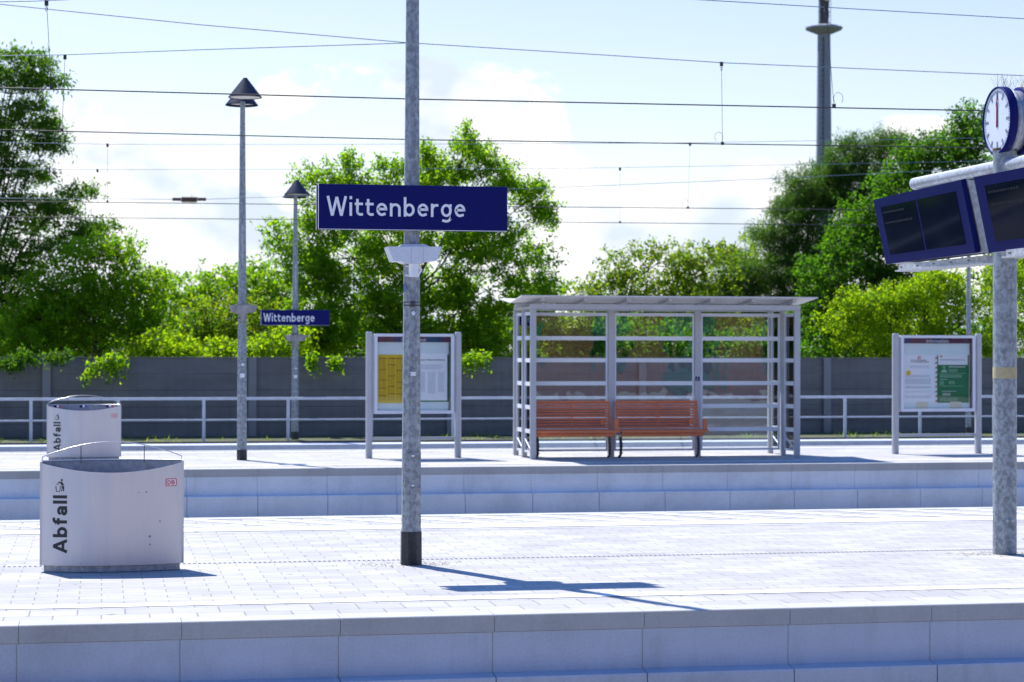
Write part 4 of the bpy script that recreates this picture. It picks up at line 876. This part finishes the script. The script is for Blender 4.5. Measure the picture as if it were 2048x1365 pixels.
cat(39.2, [(-40, 402), (0, 403), (840, 412), (1750, 420), (2100, 424)], [[(0, 285), (215, 289), (700, 289), (1150, 288), (1380, 286), (1750, 280), (2100, 274)]],
    [(215, 289, 215, 405, 0), (1380, 287, 1376, 417, -1)], 'third overhead line over the far track in front of the trees', .0075, .0042)
cat(43.2, [(-40, 433.5), (0, 434), (840, 442), (1750, 451), (2100, 455)], [[(0, 338), (195, 340), (600, 339), (1150, 337), (1400, 333), (1750, 327), (2100, 320)]],
    [(195, 340, 194, 435, 0), (1240, 337, 1240, 446, 0)], 'lowest and farthest overhead line just above the shelter', .0075, .0042)
it = thing('feeder_wire', (3, 42, 4.75), 'thin feeder wire with a brown ribbed insulator left of the tall lamp post', 'overhead line')
P = [at(x, y, 42) for x, y in ((-200, 396), (0, 397), (345, 399))]; wire('wire', P, .005, M['wire_blue'], it)
P = [at(x, y, 42) for x, y in ((412, 399), (590, 393), (1150, 374), (1560, 357), (2200, 325))]; wire('wire', P, .005, M['wire_blue'], it)
A, B = at(345, 399, 42), at(412, 399, 42); b = MB(); n = 9
b.tube([A, B], .032, 8)
for k in range(n):
    x = A.x+(B.x-A.x)*(.3+.4*k/(n-1)); b.lathe([(.03, -.02), (.08, 0), (.03, .02)], (x, 42, A.z), 12, axis='x')
b.build('insulator', M['ceramic'], it)
b = MB(); b.tube([A+Vector((.16, 0, 0)), A+Vector((.21, 0, 0))], .045, 10); b.tube([B-Vector((.21, 0, 0)), B-Vector((.16, 0, 0))], .045, 10); b.tube([A, A+Vector((.12, 0, 0))], .03, 8); b.tube([B-Vector((.12, 0, 0)), B], .03, 8); b.tube([A+Vector((.38, 0, .1)), A+Vector((.38, 0, -.08))], .004, 5); b.build('clamp', M['galv'], it)
# ------------------------------------------------------------------ station building behind the viewer (seen reflected in the shelter glass)
sb = thing('station_building', (20, -16, -.3), 'red brick station building with teal doors, seen only reflected in the shelter glass', 'building')
p = MB(); p.box(-12, 60, -22, -16, -.3, 6.2); p.build('wall', M['brick'], sb)
p = MB(); p.prism([(-22.5, 6.2), (-15.3, 6.2), (-19, 8.8)], 'x', -12.5, 60.5); p.build('roof', M['ceramic'], sb)
for k in range(18):
    x = -9+k*3.7; w_ = .75 if k % 3 else 1.1
    f = MB(); arch = [(x-w_, .0 if k % 3 == 0 else 1.0), (x+w_, .0 if k % 3 == 0 else 1.0), (x+w_, 2.6)]+[(x+w_*math.cos(a), 2.6+w_*math.sin(a)) for a in [math.pi*i/10 for i in range(1, 10)]]+[(x-w_, 2.6)]
    f.prism(arch, 'y', -15.99, -15.93); fo = f.build('window' if k % 3 else 'door', M['teal'], sb)
    for dx in (-.5, .5):
        g_ = MB(); zb = .9 if k % 3 == 0 else 1.15; g_.box(x+dx*w_-w_*.38, x+dx*w_+w_*.38, -15.925, -15.91, zb, 2.5); g_.build('pane', M['screen'], fo)
# ------------------------------------------------------------------ trees
def leaves_mesh(name, anchors, dirs, n, ll, lw, spread, droop, rng, twig, mat_, off):
    """anchors (k,3) twig bases, dirs (k,3); n leaves along each"""
    k = len(anchors); t = rng.uniform(.05, 1, (k, n, 1)); tw = rng.uniform(.6, 1.2, (k, 1, 1))*twig
    P = anchors[:, None, :]+dirs[:, None, :]*t*tw; P[:, :, 2] -= (t[:, :, 0]**2)*tw[:, :, 0]*droop
    P += rng.normal(0, spread, P.shape); P = P.reshape(-1, 3); m_ = len(P)
    a = rng.normal(0, 1, (m_, 3)); a[:, 2] -= .5; a /= np.linalg.norm(a, axis=1, keepdims=True)
    c = rng.normal(0, 1, (m_, 3)); c[:, 2] += 1.1; b = np.cross(a, c); b /= np.linalg.norm(b, axis=1, keepdims=True)
    s = rng.uniform(.65, 1.25, (m_, 1)); A = a*ll*s; B = b*lw*s*.5; Nn = np.cross(a, b)*lw*.18*s
    V = np.stack([P, P+A*.45+B+Nn, P+A, P+A*.45-B+Nn], 1).reshape(-1, 3)-np.array(off)
    me = bpy.data.meshes.new(name); me.vertices.add(len(V)); me.vertices.foreach_set('co', V.astype(np.float32).ravel())
    me.loops.add(m_*4); me.loops.foreach_set('vertex_index', np.arange(m_*4, dtype=np.int32))
    me.polygons.add(m_); me.polygons.foreach_set('loop_start', np.arange(0, m_*4, 4, dtype=np.int32)); me.polygons.foreach_set('loop_total', np.full(m_, 4, dtype=np.int32))
    me.materials.append(mat_); me.update(calc_edges=True); return me
def tree(name, label, bx, Y, lobes, lm, seed, zs=.62, ll=.1, lw=.05, per=16, twig=.45, droop=.35, dens=1., spread=.05, cat_='tree', cl=.55, up=.25, hang=()):
    """lobes: (px, py, rx_px, ry_px, depth offset, weight) in photo pixels on the plane Y"""
    rng = np.random.default_rng(seed); mpp = (at(1100, 600, Y)-at(1000, 600, Y)).x/100
    b0 = at(bx, 700, Y); base = Vector((b0.x, Y, -.3)); t = thing(name, base, label, cat_)
    allA = []; allD = []; limbs = MB()
    tips = []
    for (px, py, rx, ry, dy, wt) in lobes:
        c = at(px, py, Y+dy); rx_, ry_ = rx*mpp, ry*mpp; rz = max(.5, min(1.6, .75*(rx_+ry_)/2+.2))
        nc = max(5, int(wt*dens*17*(rx_*ry_)**.8+5))
        u = rng.normal(0, 1, (nc, 3)); u /= np.linalg.norm(u, axis=1, keepdims=True); r = rng.uniform(.05, 1, (nc, 1))**.5
        C = np.array(c)+u*r*np.array([rx_, rz, ry_])
        C = C[C[:, 2] > .0]; nc = len(C)
        if not nc: continue
        nt_ = 9
        o = rng.normal(0, 1, (nc, nt_, 3)); o /= np.linalg.norm(o, axis=2, keepdims=True)
        A = C[:, None, :]+o*rng.uniform(.1, 1, (nc, nt_, 1))*cl*np.array([1, 1, zs]); D = o*np.array([1, 1, zs])+u[:nc][:, None, :]*.5; D[:, :, 2] += up
        D /= np.linalg.norm(D, axis=2, keepdims=True)
        allA.append(A.reshape(-1, 3)); allD.append(D.reshape(-1, 3)); tips.append((c, rx_, [Vector(q) for q in C[:10]]))
    for (px, py, rx, ry) in hang:      # shoots that droop over the barrier
        c = at(px, py, 47.05); top = Vector((c.x+.1, 49, 2.1)); k_ = max(3, int(rx*ry*.010))
        C = np.array(c)+rng.uniform(-1, 1, (k_, 3))*np.array([rx*.0105, .12, ry*.0105]); o = rng.normal(0, .4, (k_, 4, 3)); o[:, :, 2] -= .7
        o *= .45/np.linalg.norm(o, axis=2, keepdims=True); allA.append((C[:, None, :]+rng.normal(0, .04, (k_, 4, 3))).reshape(-1, 3)); allD.append(o.reshape(-1, 3))
        hb = MB(); hb.tube([Vector((c.x+.05, 47.75, 1.60)), Vector((c.x, 47.5, 1.68)), Vector((c.x, 47.25, 1.62)), c], [.008, .007, .006, .003], 5); hb.build('hanging_shoot', M['bark'], t)
    A = np.concatenate(allA); D = np.concatenate(allD)
    me = leaves_mesh('crown', A, D, per, ll, lw, spread, droop, rng, twig, lm, base); put('crown', me, t)
    tops = max(c.z for c, _, _ in tips); H = tops*.8
    hr = .05+.010*tops
    cx = sum(c.x for c, _, _ in tips)/len(tips)
    limbs.tube([base, Vector((base.x+.03, Y+.05, H*.3)), Vector((base.x*.7+cx*.3, Y, H*.65)), Vector((base.x*.5+cx*.5, Y, H))], [hr, hr*.8, hr*.5, hr*.15], 10)
    for c, r_, ends in tips:
        s = Vector((base.x*.8+cx*.2, Y, max(.4, min(H*.8, c.z*.55)))); mid = s.lerp(c, .55)+Vector((0, 0, .12))
        limbs.tube([s, s.lerp(mid, .5)+Vector((.12, .2, -.1)), mid, c], [hr*.26, hr*.2, hr*.12, .008], 6)
        for e in ends: limbs.tube([mid.lerp(c, .7), mid.lerp(e, .7)+Vector((0, 0, .05)), e], [.011, .007, .003], 4, caps=False)
    limbs.build('trunk', M['bark'], t)
    return t
YT = 52
tree('feathery_tree', 'tall dark feathery tree with layered side branches at the left edge', -60, 53,
     [(25, 112, 55, 7, 0, 1.1), (70, 122, 22, 5, 0, .9), (30, 150, 60, 8, 0, 1), (25, 178, 70, 10, .3, 1.2), (95, 165, 22, 7, 0, 1), (-10, 215, 70, 9, 0, 1.2), (55, 215, 30, 6, 0, .9), (20, 250, 70, 9, 0, 1.2), (95, 248, 28, 8, 0, 1), (20, 285, 80, 10, .3, 1.2), (100, 283, 25, 8, 0, .9), (0, 320, 80, 12, 0, 1.2), (-10, 355, 80, 10, 0, 1.2), (60, 350, 25, 6, 0, .7),
      (150, 382, 38, 5, 0, 1.1), (90, 398, 50, 7, 0, 1.1), (20, 412, 90, 12, 0, 1.2), (110, 420, 30, 6, 0, .9), (20, 450, 100, 12, .3, 1.2), (130, 458, 55, 8, 0, 1.1), (200, 455, 28, 6, 0, .9), (40, 490, 110, 14, 0, 1.2), (0, 530, 120, 20, .3, 1.3), (-60, 330, 70, 200, 1, 1), (-20, 600, 110, 60, 0, 1.2), (40, 650, 110, 50, 0, 1.3)],
     LM['ash'], 1, zs=.2, ll=.115, lw=.04, per=18, twig=.38, droop=.12, dens=1.5, cl=.34, spread=.045, up=.05, hang=[(60, 708, 60, 12), (20, 712, 30, 20), (125, 704, 30, 8)])
tree('maple_tree', 'fresh green tree with drooping shoots hanging over the barrier at the left', 190, 51.5,
     [(190, 530, 60, 60, 0, 1), (240, 560, 60, 60, 0, 1), (150, 580, 70, 60, .5, 1), (280, 600, 50, 60, 0, 1), (100, 620, 80, 60, .3, 1.2), (200, 640, 90, 55, 0, 1.3), (300, 660, 45, 45, 0, 1), (110, 690, 90, 35, 0, 1.1), (240, 500, 12, 35, 0, .6), (30, 690, 70, 50, -.5, 1.2), (60, 630, 80, 60, 0, 1.2), (310, 560, 14, 30, 0, .5), (190, 490, 12, 20, 0, .6)],
     LM['maple'], 2, ll=.12, lw=.05, droop=.5, dens=1.1, cl=.4, up=.1, hang=[(205, 708, 45, 10), (182, 730, 12, 22), (228, 718, 20, 12)])
tree('deciduous_tree', 'rounded mid green tree standing farther back between the lamp posts', 460, 78,
     [(350, 600, 40, 30, 0, 1), (400, 590, 50, 40, 0, 1), (460, 575, 60, 45, 0, 1), (530, 570, 60, 45, 0, 1), (590, 590, 50, 40, 0, 1), (340, 660, 70, 60, 0, 1), (440, 650, 90, 60, 0, 1), (550, 650, 90, 60, 0, 1)],
     LM['maple'], 3, ll=.15, lw=.085, per=14, dens=.8, cl=.7, twig=.5)
tree('rowan_shrub', 'pale green shrub dotted with light blossom between the two left lamp posts', 430, 53,
     [(400, 640, 55, 35, 0, 1), (470, 630, 60, 40, 0, 1), (380, 690, 80, 35, 0, 1), (480, 690, 80, 35, 0, 1), (540, 650, 40, 45, 0, 1)],
     LM['dry'], 4, ll=.10, lw=.06, dens=1.1, cl=.4)
tree('elder_shrub', 'bright yellow green shrub just above the barrier between the left lamp posts', 400, 49.5,
     [(380, 700, 90, 20, 0, 1), (480, 702, 80, 16, 0, 1), (330, 695, 40, 30, 0, 1), (570, 690, 50, 30, 0, 1)], LM['bright'], 5, ll=.11, lw=.055, dens=1.3, cl=.3, twig=.3)
tree('maple_tree', 'big fresh green tree with upright leading shoots behind the large station sign', 820, YT,
     [(680, 350, 16, 45, 0, .6), (625, 380, 18, 40, 0, .45), (720, 360, 20, 25, 0, .5), (770, 350, 45, 25, 0, .7), (860, 340, 30, 30, 0, .8), (930, 310, 32, 40, 0, .9), (985, 330, 14, 35, 0, .6), (900, 370, 70, 40, 0, 1), (1010, 380, 40, 40, 0, .8), (1060, 400, 28, 32, 0, .6), (1085, 440, 14, 22, 0, .5), (570, 480, 25, 35, 0, .5), (610, 460, 40, 30, 0, .7), (600, 540, 60, 50, 0, 1), (690, 500, 70, 60, 0, 1.1), (790, 500, 90, 90, .4, 1.2), (900, 490, 80, 80, 0, 1.2), (1000, 490, 80, 60, 0, 1.1), (1060, 540, 50, 50, 0, .9), (640, 600, 90, 60, 0, 1.2), (740, 620, 90, 70, 0, 1.3), (850, 610, 90, 70, .4, 1.3), (960, 600, 90, 70, 0, 1.3), (1050, 620, 70, 60, 0, 1), (600, 680, 70, 35, 0, 1.1), (700, 690, 90, 35, 0, 1.2), (830, 690, 90, 35, 0, 1.2), (960, 690, 80, 35, 0, 1.2), (1090, 590, 40, 40, .4, .7)],
     LM['maple'], 6, ll=.105, lw=.05, dens=1.0, cl=.28, droop=.22, up=.7, twig=.42, per=24, hang=[(618, 718, 8, 8), (670, 720, 8, 14), (950, 710, 24, 8), (938, 720, 8, 8)])
tree('thin_tree', 'loose olive green tree with sparse sunlit twigs above the shelter roof', 1340, 58,
     [(1180, 590, 30, 18, 0, .5), (1225, 545, 22, 28, 0, .45), (1290, 525, 40, 35, 0, .6), (1360, 515, 45, 35, 0, .6), (1420, 505, 40, 28, 0, .6), (1290, 580, 70, 40, 0, 1.1), (1390, 570, 70, 45, 0, 1.1), (1200, 640, 70, 40, 0, 1), (1300, 650, 90, 45, 0, 1.2), (1420, 640, 80, 50, 0, 1.2), (1150, 690, 70, 30, 0, 1), (1300, 700, 100, 25, 0, 1.1)],
     LM['dry'], 8, ll=.11, lw=.06, dens=1.0, cl=.42, up=.4)
tree('poplar_tree', 'pale yellow green slender tree top between the olive tree and the pine', 1500, 70,
     [(1510, 500, 25, 40, 0, .5), (1480, 520, 20, 30, 0, .4), (1520, 560, 40, 50, 0, .8)], LM['bright'], 9, ll=.14, lw=.05, dens=.7, cl=.4, up=.8)
tree('pine_tree', 'dark soft pine in front of the concrete tower', 1610, 60,
     [(1480, 545, 60, 30, 0, 1), (1420, 590, 60, 30, 0, 1), (1500, 610, 90, 50, 0, 1.2), (1590, 540, 90, 60, 0, 1.2), (1590, 450, 50, 45, 0, 1.1), (1600, 400, 45, 50, 0, 1), (1640, 370, 50, 45, 0, 1), (1690, 330, 45, 45, 0, 1), (1740, 300, 45, 40, 0, 1), (1790, 300, 35, 35, 0, .8), (1680, 430, 90, 90, .5, 1.3), (1600, 640, 90, 50, 0, 1.2), (1560, 690, 90, 30, 0, 1), (1650, 530, 60, 60, .5, 1.1), (1560, 480, 40, 40, 0, 1), (1760, 370, 60, 60, 0, 1), (1700, 390, 60, 50, 0, 1)],
     LM['pine'], 10, ll=.15, lw=.022, per=34, dens=1.6, cl=.42, twig=.3, spread=.07, droop=-.1, up=.5)
tree('oak_tree', 'dark glossy deciduous tree rising behind the clock and displays', 1880, 54,
     [(1945, 240, 18, 25, 0, .8), (1930, 280, 45, 35, 0, 1), (1870, 300, 60, 40, 0, 1), (1830, 340, 60, 50, 0, 1), (1930, 350, 70, 60, 0, 1.1), (2020, 330, 60, 70, 0, 1.1), (1790, 400, 60, 50, 0, 1), (1870, 420, 80, 60, 0, 1.2), (1740, 440, 50, 50, 0, 1), (1980, 430, 90, 70, 0, 1.2), (1700, 500, 60, 60, 0, 1), (1790, 510, 80, 60, 0, 1.2), (1650, 560, 50, 50, 0, 1), (1730, 590, 80, 60, 0, 1.2), (1830, 600, 90, 60, 0, 1.2), (1640, 640, 60, 50, 0, 1), (1740, 670, 90, 50, 0, 1.2), (2050, 560, 90, 80, 0, 1.1), (1640, 690, 50, 30, 0, 1)],
     LM['dark'], 11, ll=.10, lw=.06, per=22, dens=1.25, cl=.38, droop=.2, up=.2)
tree('robinia_tree', 'bright yellow green tree behind the right information case', 1850, 49.8,
     [(1860, 560, 40, 25, 0, 1), (1800, 590, 40, 25, 0, 1), (1740, 600, 45, 22, 0, 1), (1700, 625, 45, 22, 0, 1), (1680, 640, 35, 20, 0, .8), (1770, 640, 60, 35, 0, 1), (1850, 630, 60, 50, 0, 1), (1920, 570, 45, 35, 0, 1), (1930, 640, 60, 60, 0, 1), (2010, 560, 50, 40, 0, 1), (2030, 640, 60, 60, 0, 1), (1740, 690, 60, 30, 0, 1), (1850, 690, 80, 30, 0, 1), (1970, 690, 80, 30, 0, 1)],
     LM['bright'], 12, ll=.085, lw=.042, per=20, dens=1.35, cl=.3, twig=.32, droop=.15, up=.15)
tree('hedge_shrub', 'dense dark shrubs filling the gap just above the barrier behind the shelter', 1250, 50.5,
     [(1130, 690, 70, 30, 0, 1.2), (1230, 690, 80, 32, 0, 1.2), (1340, 695, 90, 28, 0, 1.2), (1450, 695, 90, 28, 0, 1.2), (1560, 690, 80, 32, 0, 1.2), (1290, 660, 40, 20, 0, .8)], LM['dark'], 13, ll=.11, lw=.06, dens=1.1, cl=.35)
tree('shrub_thicket', 'low dark thicket far behind the barrier at the left', 200, 60, [(x_, 680, 90, 40, 0, 1.1) for x_ in range(-60, 700, 120)], LM['dark'], 31, ll=.13, lw=.08, per=14, dens=.9, cl=.5)
tree('shrub_thicket', 'low dark thicket far behind the barrier in the middle, seen through the shelter glass', 1150, 62, [(x_, 670+8*(x_ % 3), 90, 45, 0, 1.1) for x_ in range(760, 1720, 115)]+[(1250, 640, 90, 35, 0, 1), (1420, 630, 90, 35, 0, 1)], LM['dark'], 32, ll=.13, lw=.08, per=14, dens=.9, cl=.5)
wd = tree('distant_wood', 'low distant wood on the horizon beyond the barrier', 1000, 120, [(x_, 676, 100, 30, 0, .9) for x_ in range(-1500, 4000, 150)], LM['dark'], 41, ll=.35, lw=.25, per=7, dens=.35, cl=1.0, twig=.9, cat_='wood')
wd['kind'] = 'stuff'
# weeds along the foot of the barrier
rng = np.random.default_rng(5); V = []; Fc = []
for k in range(1500):
    x = rng.uniform(-6, 34); cl_ = math.sin(x*1.9)+math.sin(x*5.3+1)+math.sin(x*.7+2)
    if cl_ < rng.uniform(-1.2, 1.8): continue
    y = rng.uniform(44.5, 47.3); h_ = rng.uniform(.02, .09)*(1+max(0, cl_)*.5); a = rng.uniform(0, 6.28); dx, dy = .012*math.cos(a), .012*math.sin(a); lx, ly = rng.normal(0, .04, 2)
    z = -.19; b = len(V); V += [(x-dx, y-dy, z), (x+dx, y+dy, z), (x+lx+dx*.6, y+ly+dy*.6, z+h_*.6), (x+lx*2, y+ly*2, z+h_)]; Fc.append((b, b+1, b+2, b+3))
me = bpy.data.meshes.new('weeds'); me.from_pydata(V, [], Fc); me.materials.append(LM['dry']); tag(put('weeds', me), 'small weeds and grass growing along the foot of the grey barrier', 'weeds', kind='stuff')
